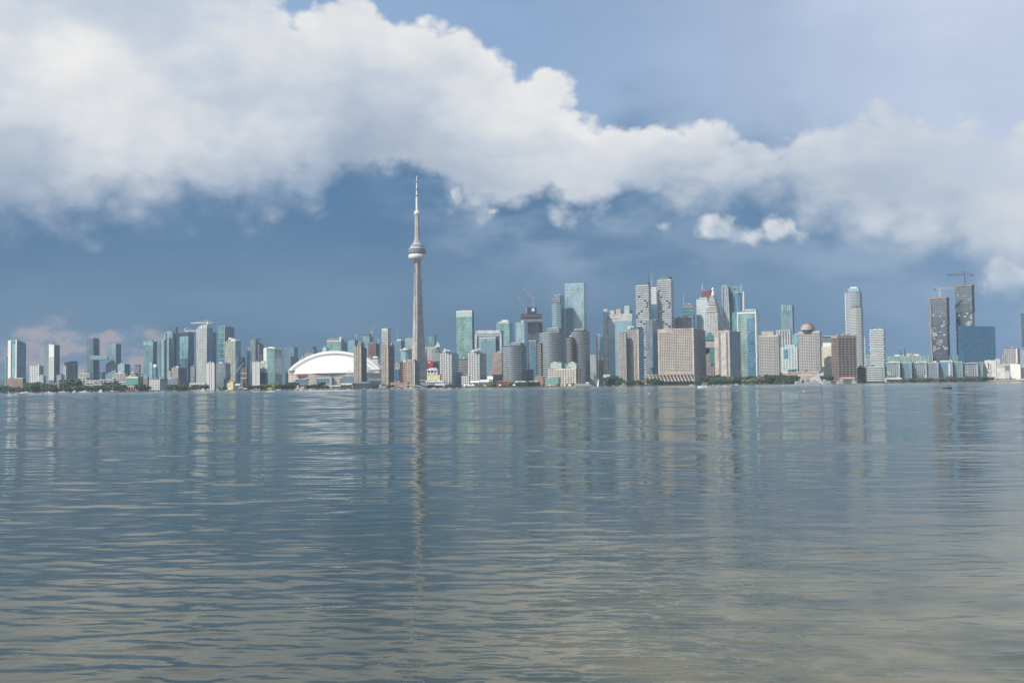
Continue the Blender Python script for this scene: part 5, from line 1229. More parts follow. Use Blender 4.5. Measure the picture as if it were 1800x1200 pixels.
# wavy condo: every floor plate a little different
b = T('wavy_condo', 'white condo tower of irregular wavy floor plates with two roof posts', 1531.5, 1553, 1556, 578, 2330, 'g_teal', 'g_teal', roof='lightgrey', extra=[('roof', 'roof_post', .1, .22, .2, .4, 4.5, 'slate'), ('roof', 'roof_post', .85, .97, .2, .4, 4.5, 'slate'), ('roof', 'roof_core', .25, .8, .3, .8, 1.6, 'stone')], short='the wavy condo')
rnd = random.Random(4)
z = zp(1545, 643, 2330); i = 0
while z < b.z1 + .5:
    o_ = 1.2 + 1.6 * rnd.random()
    q = offset(b.poly, o_); sh = (rnd.random() - .5) * 2.4
    part('floor_plate', prism([(p[0] + sh, p[1]) for p in q], z, z + 1.6), 'white', b.root); z += 4.0; i += 1
T('condo_podium', 'white banded podium block under the wavy condo', 1521.5, 1555, 1559, 643, 2200, 'g_dark', 'g_teal', slab=(4.6, 2.0, .7, 'offwhite'), extra=[('front', 'glazed_bay', .88, .94, 645, 668, 1.0, 'g_green')], short='the white banded podium')
T('apartment_building', 'small hazy white block west of the wavy condo', 1522, 1530, 1532, 626, 2600, 'g_grey', 'g_grey', slab=(4, 1.6, .3, 'lightgrey'))
T('office_block', 'hazy distant slab far beyond the waterfront glass blocks', 1578, 1590, 1592, 612, 3400, 'g_blue', 'g_navy', slab=(6, .8, .2, 'slate'))

# --- two unfinished towers in the east
def rising(label, l, c, r, top, D, short, hoist):
    b = T('unfinished_tower', label, l, c, r, top, D, 'g_flash', 'g_flash', roof='purplegrey', fslab=(3.6, .5, .35, 'slate'), sslab=(3.6, .6, .4, 'midgrey'), short=short)
    q = offset(b.poly, .8)
    zt = b.z1
    for i in range(9):
        part('open_floor_slab', prism(q, zt - 1.0 - 5.0 * i, zt - 5.0 * i), 'tan' if i < 2 else 'bluegrey', b.root)
    for which in (0, 1):
        A, B_ = Vector(b.poly[which]), Vector(b.poly[which + 1]); e = B_ - A; nn = Vector((e.y, -e.x)).normalized()
        k = 9 if which == 0 else 4
        for j in range(k + 1):
            p = A + e * (j / k) + nn * .4
            part('concrete_column', boxvf(p.x - .5, p.x + .5, p.y - .5, p.y + .5, zt - 62, zt), 'midgrey', b.root)
    if hoist:
        x_, y_ = b.poly[0]
        part('hoist_mast', boxvf(x_ - 2.2, x_ + .4, y_ - 4, y_ - 1, GZ, zt - 10), 'pinkbrown', b.root)
        part('hoist_cage', boxvf(x_ - 4.6, x_ - 2.3, y_ - 4.5, y_ - 1, zt - 62, zt - 56), 'peach', b.root)
    part('safety_screen', prism(offset(b.poly, 1.6), zt - 2.2, zt + 1.8), 'brown', b.root)
    return b
uA = rising('shorter of two unfinished dark eastern towers, with pale panes and a rust hoist', 1637, 1665, 1669.5, 523.5, 2420, 'the shorter unfinished tower', True)
uB = rising('taller of two unfinished dark eastern towers, under the highest crane', 1681, 1709.5, 1714, 501.5, 2440, 'the taller unfinished tower', False)
# scattered bright panes
rnd = random.Random(8)
for b, n_, zlo, zhi in ((uA, 62, 625, 572), (uB, 40, 600, 553)):
    A, B_ = Vector(b.poly[0]), Vector(b.poly[1]); e = B_ - A; ln = e.length; u = e / ln; nn = Vector((u.y, -u.x)); f0 = None
    cl = [(rnd.random(), rnd.uniform(zlo, zhi)) for _ in range(9)]
    for i in range(n_):
        cx_, cy_ = cl[i % 9]
        s_ = min(.97, max(.03, cx_ + rnd.gauss(0, .09))); py = cy_ + rnd.gauss(0, 3.0)
        zc = round(zp(b.c, py, b.D) / 3.6) * 3.6
        if zc < 70 and b is uA or zc > b.z1 - 70: continue
        w = 4.2
        p = A + u * ln * s_
        if f0 is None:
            a0, a1 = p - u * w / 2, p + u * w / 2
            f0 = part('bright_pane', prism([tuple(a0 + nn * .5), tuple(a1 + nn * .5), tuple(a1), tuple(a0)], zc, zc + 2.0), 'lightgrey', b.root); fp0 = Vector((p.x, p.y, zc))
        else:
            clone(f0, *(Vector((p.x, p.y, zc)) - fp0))
T('glass_cube', 'large plain dark blue glass cube building in front of the taller unfinished tower', 1685, 1694, 1750.5, 572.4, 2360, 'g_navy', 'g_cube', phi=62, short='the blue glass cube')
# --- low waterfront glass blocks
T('condo_block', 'long green glass upper storeys set back behind the waterfront glass blocks', 1556, 1640, 1655, 624.5, 2420, 'g_green', 'g_teal', phi=20, slab=(4, .8, .3, 'mint'), mull=(9, .9, .4, 'mint'), extra=[('roof', 'white_roof_room', .2, .32, .2, .7, 2.4, 'white'), ('roof', 'orange_roof_room', .54, .66, .1, .6, 3.6, 'orange'), ('roof', 'yellow_roof_room', .46, .56, .1, .6, 4.2, 'paleyellow'), ('roof', 'white_roof_room', .62, .72, .0, .5, 2.4, 'white')], short='the set-back green storeys')
T('condo_block', 'dark green glass upper storeys below the two unfinished towers', 1650, 1716, 1722, 623, 2400, 'g_teal', 'g_teal', phi=26, slab=(4.5, .6, .3, 'slate'), mull=(8, .7, .3, 'mint'), extra=[('roof', 'white_roof_room', .05, .3, .1, .6, 2.6, 'white'), ('roof', 'round_roof_room', .72, .82, .1, .6, 2.0, 'white')])
spec = [(1558.6, 1582, 1584, 637, 'g_flashteal', 'waterfront glass block with a white roof slab, westmost of the row by the podium', .0),
        (1583, 1602.5, 1607, 637.5, 'g_blue', 'waterfront glass block framed in white, next to the westmost of the row', .0),
        (1607, 1629, 1631, 637, 'g_flashteal', 'waterfront teal block with flashing panes and a white roof slab, under the orange roof room', .0),
        (1630, 1649.5, 1653, 637.5, 'g_grey', 'waterfront pale glass block framed by two white piers', .0),
        (1653, 1674.5, 1676, 635.5, 'g_blue', 'waterfront dark glass block with a white zigzag strip', .0),
        (1675.5, 1692, 1695, 636, 'g_teal', 'waterfront teal block beside the white zigzag strip', .0),
        (1695, 1719.5, 1721, 638, 'g_flash', 'waterfront dark block dotted with white panes', .0),
        (1721, 1728, 1731, 637, 'g_green', 'narrow teal end block of the waterfront row next to the white factory', .0)]
for i, (l, c, r, tp, m, lb, _) in enumerate(spec):
    ex = [('front', 'white_pier', .955, 1.0, tp, 664, .9, 'lightgrey'), ('roof', 'roof_slab', -.01, 1.0, -.04, .9, .8, 'offwhite')]
    if i in (1, 3): ex.append(('front', 'white_pier', 0, .04, tp, 664, .9, 'lightgrey'))
    if i in (0, 2, 4): ex.append(('roof', 'roof_room', .15, .98, .2, .9, 2.2, 'lightgrey'))
    if i == 4: ex += [('front', 'zigzag_panel', .66, .73, tp + 2 + 4 * k, tp + 5 + 4 * k, .8, 'white') for k in range(6)] + [('front', 'zigzag_panel', .75, .82, tp + 4 + 4 * k, tp + 7 + 4 * k, .8, 'white') for k in range(5)]
    b = T('condo_block', lb, l, c, r, tp, 2190 + 3 * (i % 3), m, 'g_dark', fslab=(3.8, .6, .4, 'bluegrey'), mull=(6, .4, .3, 'bluegrey', 1), phi=30, extra=ex, roof='offwhite', short='the waterfront glass blocks')
    if i in (6, 0, 2):
        punched(b, 6, 6, .4, 660, tp + 3, 'white' if i == 6 else 'mint', 0, .45)
# --- white factory
fa = [(1731, 1752, 633.5, 2200, 'offwhite', 'grey-white sugar factory hall with a slit window, westmost part', [('front', 'slit_window', .3, .4, 637, 650, .4, 'purplegrey'), ('front', 'sloped_duct', .5, .56, 640, 655, 1.5, 'pinkbrown'), ('roof', 'roof_rail', 0, 1, 0, .1, .8, 'lightgrey')]),
      (1749, 1760, 632, 2215, 'stone', 'tall grey factory silo block behind the factory hall', [('roof', 'sloped_roof', .1, .9, .1, .9, 1.2, 'stone')]),
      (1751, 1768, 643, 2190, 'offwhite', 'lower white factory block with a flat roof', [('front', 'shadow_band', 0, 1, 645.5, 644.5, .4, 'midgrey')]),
      (1761, 1777, 641, 2230, 'midgrey', 'grey open factory loading block with a white roof', [('roof', 'white_roof', -.05, 1.05, -.05, 1, .9, 'white')]),
      (1776, 1795, 640, 2195, 'white', 'big blank white factory cube near the east edge', [('roof', 'roof_lip', 0, .7, 0, .5, 1.0, 'white')]),
      (1762, 1776, 651, 2185, 'lightgrey', 'pale blue-grey factory shed before the loading block', []),
      (1795, 1812, 645, 2220, 'purplegrey', 'dark violet shed cut by the east edge of the view', [])]
for l, r, tp, D, m, lb, ex in fa:
    T('factory_building', lb, l, r - 1, r, tp, D, m, 'stone', extra=ex, roof='lightgrey', short='the white factory')
T('quay_shed', 'long low shed with a red-brown roof and yellow wall at the factory quay', 1744, 1800, 1803, 666.3, 2140, 'paleyellow', 'beige', extra=[('roof', 'brown_roof', -.01, .75, -.1, 1, 1.4, 'redbrown'), ('roof', 'white_roof', .75, 1.01, -.1, 1, 1.0, 'offwhite')])
arch = empty('gantry_leg', (kx(1737) * 2160, 2160, GZ), 'white arched gantry foot in front of the factory hall', 'gantry')
for px in (1734, 1742):
    part('gantry_post', beam((kx(px) * 2160, 2160, GZ), (kx(1738) * 2160 + (px - 1738) * .5, 2160, zp(1738, 658, 2160)), 2.4), 'offwhite', arch)
part('gantry_beam', boxvf(kx(1734) * 2160, kx(1742) * 2160, 2159, 2162, zp(1738, 659, 2160), zp(1738, 656.5, 2160)), 'offwhite', arch)
T('office_tower', 'grey gridded block standing behind the white factory', 1766, 1789, 1792.5, 612, 2500, 'g_grey', 'stone', slab=(4.4, 1.4, .3, 'stone'), mull=(5, 1.4, .4, 'stone'), extra=[('roof', 'dark_roof', .3, .9, 0, .9, 1.0, 'navy'), ('front', 'white_edge', .9, 1.0, 612, 640, .8, 'white')], short='the grey gridded block')
T('apartment_building', 'lower grey-white block beside the grey gridded block', 1762, 1768, 1769, 622, 2490, 'g_grey', 'stone', slab=(4.4, 1.8, .3, 'lightgrey'))
T('condo_tower', 'dark tower sliced by the east edge of the view', 1796.5, 1812, 1815, 549.6, 2460, 'g_dark', 'g_navy', slab=(3.8, 1.2, .5, 'slate'), short='the edge tower')
T('apartment_building', 'small pale block at the foot of the edge tower', 1795, 1803, 1805, 614, 2400, 'g_grey', 'stone', slab=(4, 1.8, .4, 'lightgrey'))

# --- low hazy background blocks that close the gaps
rnd = random.Random(21)
for i in range(46):
    px = rnd.choice((rnd.uniform(0, 60), rnd.uniform(105, 250), rnd.uniform(225, 500), rnd.uniform(500, 700), rnd.uniform(1030, 1060), rnd.uniform(1520, 1800)))
    w = rnd.uniform(6, 15); hp = rnd.uniform(14, 30)
    if 225 < px < 700: hp = rnd.uniform(28, 52)
    near_ = min((q for q in LAND if q[2].startswith('the ') and len(q[2].split()) < 7), key=lambda q: abs((q[0] + q[1]) / 2 - px))
    kind = rnd.choice(('pale', 'dark', 'brown'))
    nm_ = near_[2]
    hgt = 'taller' if hp > 30 else 'lower' if hp < 20 else 'mid-height'
    lab = f'{hgt} hazy {kind} inland block behind {nm_}'
    T('distant_block', lab, px, px + w * .75, px + w, hor(px) - hp, rnd.uniform(3200, 3900), {'pale': 'g_grey', 'dark': 'g_dark', 'brown': 'g_dark'}[kind], 'g_navy',
      slab=(7.5, 2.4, .3, {'pale': 'lightgrey', 'dark': 'slate', 'brown': 'pinkbrown'}[kind]), group='hazy inland blocks behind ' + nm_, cat='building')
LAND = [q for q in LAND if q[2].startswith('the ')]
# ------------------------------------------------------------------ cranes
def tower_crane(label, px, py_base, py_jib, py_apex, jl, jr, D, m, counter_left=True, mw=2.0, group='construction cranes'):
    x0, _, zb = pt(px, py_base, D)
    zj, za = zp(px, py_jib, D), zp(px, py_apex, D)
    xl, xr = pt(jl, py_jib, D)[0], pt(jr, py_jib, D)[0]
    c = empty('tower_crane', (x0, D, zb), label, 'crane', group)
    part('mast', beam((x0, D, zb), (x0, D, zj), mw), m, c)
    part('tower_head', join([beam((x0 - .8, D, zj), (x0, D, za), mw * .45), beam((x0 + .8, D, zj), (x0, D, za), mw * .45)]), m, c)
    long_, short_ = (xr, xl) if counter_left else (xl, xr)
    part('jib', join([beam((x0, D - .6, zj), (long_, D - .6, zj), mw * .4), beam((x0, D + .6, zj), (long_, D + .6, zj), mw * .4), beam((x0, D, zj + mw * .8), (long_, D, zj + mw * .4), mw * .4)]), m, c)
    part('counter_jib', beam((x0, D, zj), (short_, D, zj), mw * .8, mw * .5), m, c)
    d_ = 1 if short_ > x0 else -1
    part('counterweight', boxvf(*sorted((short_ - d_ * 5, short_)), D - 1.2, D + 1.2, zj - 3.2, zj + .3), 'slate', c)
    part('cab', boxvf(x0 + .9, x0 + 2.8, D - 2.2, D - .5, zj - 2.4, zj), 'lightgrey', c)
    part('pendant_line', join([beam((x0, D, za), (x0 + (long_ - x0) * .75, D, zj + mw * .6), .45), beam((x0, D, za), (x0 + (short_ - x0) * .9, D, zj + .5), .45)]), m, c)
    return c
def luffing_crane(label, base, pivot, tip, D, m, mw=2.2, tail=None, group='construction cranes'):
    b0, p0, t0 = (Vector(pt(q[0], q[1], D)) for q in (base, pivot, tip))
    c = empty('luffing_crane', tuple(b0), label, 'crane', group)
    part('mast', beam(b0, p0, mw), m, c)
    d = (t0 - p0); u = d.normalized()
    part('boom', join([beam(p0 + Vector((0, -.7, 0)), t0, mw * .45), beam(p0 + Vector((0, .7, .6)), t0, mw * .45)]), m, c)
    sgn = -1 if u.x > 0 else 1
    q = p0 + Vector((sgn * 7, 0, 3.5))
    part('counter_deck', beam(p0, p0 + Vector((sgn * 7, 0, .5)), mw, 1.6), m, c)
    part('counterweight', boxvf(q.x - 1.8, q.x + 1.8, D - 1.4, D + 1.4, p0.z - 2.6, p0.z + .6), 'slate', c)
    part('a_frame', join([beam(p0, p0 + Vector((sgn * 2.5, 0, 8)), mw * .35), beam(p0 + Vector((sgn * 6, 0, .5)), p0 + Vector((sgn * 2.5, 0, 8)), mw * .35)]), m, c)
    part('cab', boxvf(p0.x - 1.2, p0.x + 1.4, D - 2.6, D - .9, p0.z - 1.2, p0.z + 1.4), 'lightgrey', c)
    part('luffing_rope', beam(p0 + Vector((sgn * 2.5, 0, 8)), p0 + d * .85, .35), 'slate', c)
    return c
tower_crane('white tower crane with a long jib on top of the tall pale green tower', 364.5, 571, 567.8, 562.5, 336, 376, 2500, 'white', counter_left=False, mw=2.2)
tower_crane('white tower crane with a low jib over the dark framed tower', 325.5, 586, 582, 576, 322, 346, 2580, 'white', mw=2.0)
tower_crane('grey-blue tower crane on the shorter unfinished tower', 1652, 523, 507.6, 500.5, 1641, 1680, 2436, 'lightgrey', mw=2.8)
tower_crane('dark tower crane on the taller unfinished tower, highest crane of the skyline', 1696.5, 501, 483.2, 477, 1664.5, 1711, 2456, 'slate', counter_left=False, mw=2.6)
luffing_crane('boom crane with a white raised boom above the unfinished block and stockpile', (411.5, 677), (411.5, 659), (428.5, 637), 2286, 'lightgrey', 2.2)
luffing_crane('rust pink luffing crane rising from the formwork top of the unfinished dark tower', (938, 541), (937.6, 525.5), (919, 506), 2768, 'pink', 2.4)
luffing_crane('pink luffing crane leaning from the west side of the unfinished dark tower', (926, 566), (925.3, 546), (910, 521), 2752, 'pink', 2.4)
luffing_crane('thin white derrick over the pale teal tower', (626.5, 599), (626.5, 591), (627.6, 584), 2890, 'lightgrey', 1.6)
luffing_crane('thin pale derrick raised above the open-floored tower', (654, 592), (654.3, 584), (658.6, 568.5), 2905, 'lightgrey', 1.8)
luffing_crane('small white derrick over the red brown gridded block', (664.5, 604), (664.5, 600), (660, 592), 2765, 'lightgrey', 1.6)
c = empty('derrick', pt(892.3, 674.5, 2130), 'rust red lattice mast standing in scaffolding on the quay by the short rounded condo', 'derrick')
x0, _, zb = pt(892.3, 674.5, 2130); zt = zp(892.3, 647, 2130)
part('mast', join([beam((x0 - 1.2, 2130, GZ), (x0 - .4, 2130, zt), .7), beam((x0 + 1.2, 2130, GZ), (x0 + .4, 2130, zt), .7)]), 'rust', c)
part('bracing', join([beam((x0 - 1.1, 2130, GZ + (zt - GZ) * i / 10), (x0 + 1.1, 2130, GZ + (zt - GZ) * (i + 1) / 10), .4) for i in range(10)]), 'rust', c, stuff=True)
c = empty('scaffold', pt(884, 676, 2145), 'rust red scaffold frame beside the lattice mast on the quay', 'scaffold')
xa, xb = kx(873) * 2145, kx(896) * 2145
part('frame_post', join([boxvf(xa + (xb - xa) * i / 7 - .45, xa + (xb - xa) * i / 7 + .45, 2145, 2146, GZ, GZ + 11 + (3 if i > 2 else 0)) for i in range(8)]), 'rust', c, stuff=True)
for k, zz in enumerate((4, 8, 11)):
    part('deck', boxvf(xa, xb, 2145.2, 2152, GZ + zz, GZ + zz + 1.3), 'rust' if k % 2 else 'pinkbrown', c)
part('rear_screen', boxvf(xa, xb, 2152, 2153, GZ, GZ + 10), 'brick', c)
c = empty('harbour_gantry', pt(424, 681, 2120), 'slim pale blue harbour gantry with a pointed top on the quay by the boom crane', 'gantry')
x0 = kx(424) * 2120
part('leg', beam((x0 - 4.5, 2120, GZ), (x0, 2120, zp(424, 668, 2120)), 1.4), 'bluegrey', c)
part('leg', beam((x0 + 4.5, 2120, GZ), (x0, 2120, zp(424, 668, 2120)), 1.4), 'bluegrey', c)
part('cross_beam', beam((x0 - 3.2, 2120, GZ + 5), (x0 + 3.2, 2120, GZ + 5), 1.6), 'lightgrey', c)
part('head_mast', beam((x0, 2120, zp(424, 669, 2120)), (x0 + 1, 2120, zp(424, 664.5, 2120)), 1.0), 'bluegrey', c)
c = empty('footbridge', pt(717, 682, 2110), 'low white arched footbridge over the marina below the needle tower', 'bridge')
xa, xb = kx(692) * 2110, kx(742) * 2110
z0 = GZ + 1.0
def az_(t): return z0 + 4.6 * (1 - (2 * t - 1) ** 2)
V, F = [], []
for i in range(17):
    t = i / 16; x = xa + (xb - xa) * t
    V += [(x, 2108, az_(t)), (x, 2112, az_(t)), (x, 2112, az_(t) + 1.1), (x, 2108, az_(t) + 1.1)]
for i in range(16):
    for k in range(4):
        F.append((i * 4 + k, i * 4 + (k + 1) % 4, i * 4 + 4 + (k + 1) % 4, i * 4 + 4 + k))
part('arch_deck', (V, F), 'offwhite', c)
for i in (3, 6, 10, 13):
    x = xa + (xb - xa) * i / 16
    part('pier_post', boxvf(x - .5, x + .5, 2109, 2111, -1, az_(i / 16) + .2), 'concrete', c)

# ------------------------------------------------------------------ shore pavilions, tents and canopies
def pavilion(label, l, r, top, D, wall, roof, wallm='offwhite', slope=0.0, name='pavilion', posts=True):
    xa, xb = kx(l) * D, kx(r) * D
    zt = zp((l + r) / 2, top, D); ze = zt - (zt - GZ) * .3
    c = empty(name, ((xa + xb) / 2, D, GZ), label, name.replace('_', ' '))
    part('wall', boxvf(xa + 1, xb - 1, D + 1, D + 9, GZ, ze), wallm, c)
    V = [(xa, D - .5, ze), (xb, D - .5, ze), (xb, D + 10.5, ze), (xa, D + 10.5, ze), (xa + slope, D + 3, zt), (xb + slope, D + 3, zt)]
    part('roof', (V, [(0, 1, 5, 4), (1, 2, 5), (2, 3, 4, 5), (3, 0, 4), (0, 3, 2, 1)]), roof, c)
    k = max(2, int((xb - xa) / 6))
    part('window_band', join([boxvf(xa + 1.6 + (xb - xa - 3) * i / k, xa + .8 + (xb - xa - 3) * (i + 1) / k, D + .8, D + 1.1, GZ + .8, GZ + (ze - GZ) * .75) for i in range(k)]), 'g_dark', c, stuff=True)
    return c
pavilion('low pavilion with a yellow-green tilted roof in front of the stadium', 598, 617.5, 673.5, 2140, 'g', 'palegreen', 'navy', slope=1.5)
pavilion('cream flat pavilion at the foot of the stadium entrance tower', 583, 598, 677, 2125, 'g', 'cream', 'cream')
pavilion('dark two-storey quay building under the brown slab by the stadium', 619, 650, 670.8, 2170, 'g', 'slate', 'charcoal')
pavilion('dark glass quay building between the two brown slabs', 646, 669, 664, 2240, 'g', 'slate', 'g_dark')
pavilion('grey roofed boathouse behind the white tour boats', 1397, 1424, 666.5, 2120, 'g', 'midgrey', 'brown')
pavilion('white and grey kiosk beside the tall yacht', 1060, 1072, 658, 2180, 'g', 'lightgrey', 'g_pale')
pavilion('long low white shed roof between the rounded condos and the trees', 905, 945, 669.5, 2200, 'g', 'offwhite', 'midgrey')
pavilion('low white market roof under the eastern white balconied tower', 826, 842, 668.8, 2180, 'g', 'white', 'lightgrey')
pavilion('grey and white quay building east of the low white market roof', 843, 859, 667.3, 2180, 'g', 'white', 'lightgrey')
pavilion('small white block roof beside the flared pink-brown block', 856, 866, 661, 2240, 'g', 'white', 'cream')
pavilion('long white promenade shelter below the wavy condo podium', 1556, 1584, 664, 2150, 'g', 'cream', 'stone')
pavilion('brown and white quay shop with a pink awning by the brown gridded block', 1476, 1502, 662.5, 2125, 'g', 'pink', 'offwhite')
pavilion('grey low quay shed east of the taller brown slab', 741, 752, 676, 2130, 'g', 'midgrey', 'purplegrey')
pavilion('low beige quay shed west of the harbour gantry', 413, 421, 674, 2140, 'g', 'lightgrey', 'beige')
def tent(label, px, w, h, D, m, group='quay tents'):
    x = kx(px) * D; W = w * D / FOC / 2; H = h * D / FOC
    c = empty('tent', (x, D, GZ), label, 'tent', group)
    part('canvas', ([(x - W, D - W, GZ + H * .45), (x + W, D - W, GZ + H * .45), (x + W, D + W, GZ + H * .45), (x - W, D + W, GZ + H * .45), (x, D, GZ + H)], [(0, 1, 4), (1, 2, 4), (2, 3, 4), (3, 0, 4), (3, 2, 1, 0)]), m, c)
    part('tent_pole', join([boxvf(x + sx * W * .9 - .12, x + sx * W * .9 + .12, D + sy * W * .9 - .12, D + sy * W * .9 + .12, GZ, GZ + H * .5) for sx in (-1, 1) for sy in (-1, 1)]), 'lightgrey', c, stuff=True)
for lb, px, w, h, m in (('long white marquee under the western white balconied tower', 816, 8, 5, 'white'), ('white marquee next to the long marquee, east side', 823, 7, 5.5, 'white'), ('white marquee in front of the low white market roof', 830, 8, 6, 'white'), ('white peaked tent before the red scaffold', 878, 5, 5, 'white'),
                         ('small white tent west of the dark trees under the short rounded condo', 903, 6, 5, 'white'), ('white tent beside the yellow shore bushes', 852, 5, 4.5, 'offwhite'), ('red tent at the quay below the cream terminal', 958, 4, 3.6, 'red'), ('white tent by the red tent below the cream terminal', 965, 5, 3.6, 'white'), ('peach tent under the mint conservatory', 972, 5, 3.4, 'peach'),
                         ('orange and white parasol tent among the blue-flanked condo trees', 1134, 4.5, 5, 'peach'), ('yellow long tent on the quay west of the stadium', 448, 9, 3.4, 'yellow'), ('yellow tent on the quay by the stadium wall', 474, 10, 3.4, 'yellow'), ('cream tent on the quay under the second white ribbed block', 432, 7, 3.6, 'cream'), ('white tent on the quay below the boom crane', 405, 6, 3.8, 'white')):
    tent(lb, px, w, h, 2105, m)

# ------------------------------------------------------------------ boats
def Dw(px, py): return CAM_H * FOC / max(0.8, py - hor(px))
def hull_vf(x, y, L, B, H, yaw):
    st = []
    for f, bw, hz_ in ((-.5, .86, .9), (-.2, 1.0, .9), (.15, .95, .95), (.36, .6, 1.08), (.5, .03, 1.25)):
        st.append((f * L, bw * B / 2, hz_ * H))
    V, F = [], []
    for xx, b, h in st:
        V += [(xx, -b, h), (xx, -b * .7, -.25), (xx, b * .7, -.25), (xx, b, h)]
    for i in range(len(st) - 1):
        for k in range(4):
            F.append((i * 4 + k, i * 4 + (k + 1) % 4, i * 4 + 4 + (k + 1) % 4, i * 4 + 4 + k))
    F += [(3, 2, 1, 0), (len(V) - 4, len(V) - 3, len(V) - 2, len(V) - 1)]
    return V, F
def boat(label, px, py, Lpx, kind='motor', flip=False, m='hull', yaw=8, D=None, group=None, hs=1.0):
    D = D or Dw(px, py)
    x = kx(px) * D; L = Lpx * D / FOC; yw = R((180 if flip else 0) + yaw)
    nm, cat = {'motor': ('motor_boat', 'motor boat'), 'sail': ('sailing_boat', 'sailboat'), 'yacht': ('motor_yacht', 'yacht'), 'tour': ('tour_boat', 'tour boat'), 'ferry': ('ferry_boat', 'ferry')}[kind]
    o = empty(nm, (x, D, 0), label, cat, group); o.rotation_euler.z = yw
    def P(n_, vf, mm, par=o):
        ob = mesh_obj(n_, vf[0], vf[1], M[mm], par); return ob
    B = L * .28 if kind in ('motor', 'sail') else L * .2
    H = max(.5, L * (.11 if kind in ('motor', 'sail') else .075)) * hs
    P('hull', hull_vf(0, 0, L, B, H, 0), m)
    if kind == 'motor':
        c_ = P('cabin', boxvf(-.2 * L, .18 * L, -B * .36, B * .36, H * .8, H * 1.9), 'white')
        P('window_band', boxvf(-.19 * L, .185 * L, -B * .37, B * .37, H * 1.35, H * 1.7), 'g_black', c_)
        P('windscreen', beam((.18 * L, 0, H * .95), (.08 * L, 0, H * 2.1), B * .7, .06), 'g_dark')
        P('deck_rail', join([beam((-.46 * L, s * B * .4, H * 1.3), (.4 * L, s * B * .3, H * 1.5), .07) for s in (-1, 1)] + [beam((f * L, s * B * .38, H * .8), (f * L, s * B * .38, H * 1.35), .06) for f in (-.45, -.3, 0, .25) for s in (-1, 1)]), 'lightgrey')
        P('canopy', boxvf(-.32 * L, .1 * L, -B * .4, B * .4, H * 2.35, H * 2.5), 'white')
    elif kind == 'sail':
        P('cabin', boxvf(-.1 * L, .2 * L, -B * .28, B * .28, H * .8, H * 1.5), 'white')
        P('mast', lathe([(max(.12, L * .012), H * .8), (max(.08, L * .007), L * 1.35)], 6, (.05 * L, 0)), 'lightgrey')
        P('boom', beam((.05 * L, 0, H * 2.2), (-.4 * L, 0, H * 2.1), .3), 'bluegrey')
        P('stay', join([beam((.05 * L, 0, L * 1.33), (.49 * L, 0, H * 1.2), .05), beam((.05 * L, 0, L * 1.33), (-.49 * L, 0, H), .05)]), 'steel')
    elif kind == 'yacht':
        h = H; q_ = min(1.0, L / 17)
        for i, (a, b_, w) in enumerate(((-.44, .25, .84), (-.38, .14, .74), (-.28, .04, .6))):
            c_ = P('deckhouse', boxvf(a * L, b_ * L, -B * w / 2, B * w / 2, h * .9, h * .9 + 2.3 * hs * q_), 'white')
            P('window_band', boxvf(a * L + .3, b_ * L + .06, -B * w / 2 - .06, B * w / 2 + .06, h * .9 + .9 * hs * q_, h * .9 + 1.7 * hs * q_), 'g_black', c_)
            h += 2.4 * hs * q_
        P('radar_mast', beam((-.12 * L, 0, h * .9), (-.16 * L, 0, h * .9 + 3 * q_), .4 * q_), 'white')
    else:
        h = H
        lv = 2
        for i in range(lv):
            a, b_, w = -.46 + .03 * i, .38 - .1 * i, .92 - .06 * i
            c_ = P('deckhouse', boxvf(a * L, b_ * L, -B * w / 2, B * w / 2, h, h + 2.3), 'white')
            k = max(4, int(L / 3.4))
            P('window_row', join([boxvf(a * L + .6 + (b_ - a) * L * j / k, a * L - .3 + (b_ - a) * L * (j + 1) / k, -B * w / 2 - .06, B * w / 2 + .06, h + .8, h + 1.7) for j in range(k)]), 'g_black', c_)
            P('deck_roof', boxvf(a * L - .4, b_ * L + .4, -B * w / 2 - .4, B * w / 2 + .4, h + 2.3, h + 2.55), 'offwhite', c_)
            h += 2.55
        P('wheelhouse', boxvf(.12 * L, .26 * L, -B * .3, B * .3, h, h + 2.2), 'white')
        P('funnel', lathe([(.7, h), (.6, h + 2.6)], 10, (-.15 * L, 0)), 'slate')
    return o
MG = 'boats moored along the quay'
# boats out on the water
def wake(px, py, Lpx, D):
    pass
boat('white motor boat out on the lake in front of the huge beige hotel', 1236.5, 682.6, 23, 'motor', True, yaw=6, hs=1.5)
boat('white and orange speedboat out on the lake west of the stadium', 476, 688.8, 15, 'motor', yaw=-10)
boat('tiny white dinghy under sail off the yellow shore bushes', 866.5, 684.0, 3.4, 'sail', yaw=30)
boat('small white runabout off the shore in front of the dark glass flank tower', 1293, 676.6, 9, 'motor', yaw=-12)
boat('red and white harbour ferry by the brown slabs', 671, 684.6, 17, 'ferry', True, 'navy', D=2030)
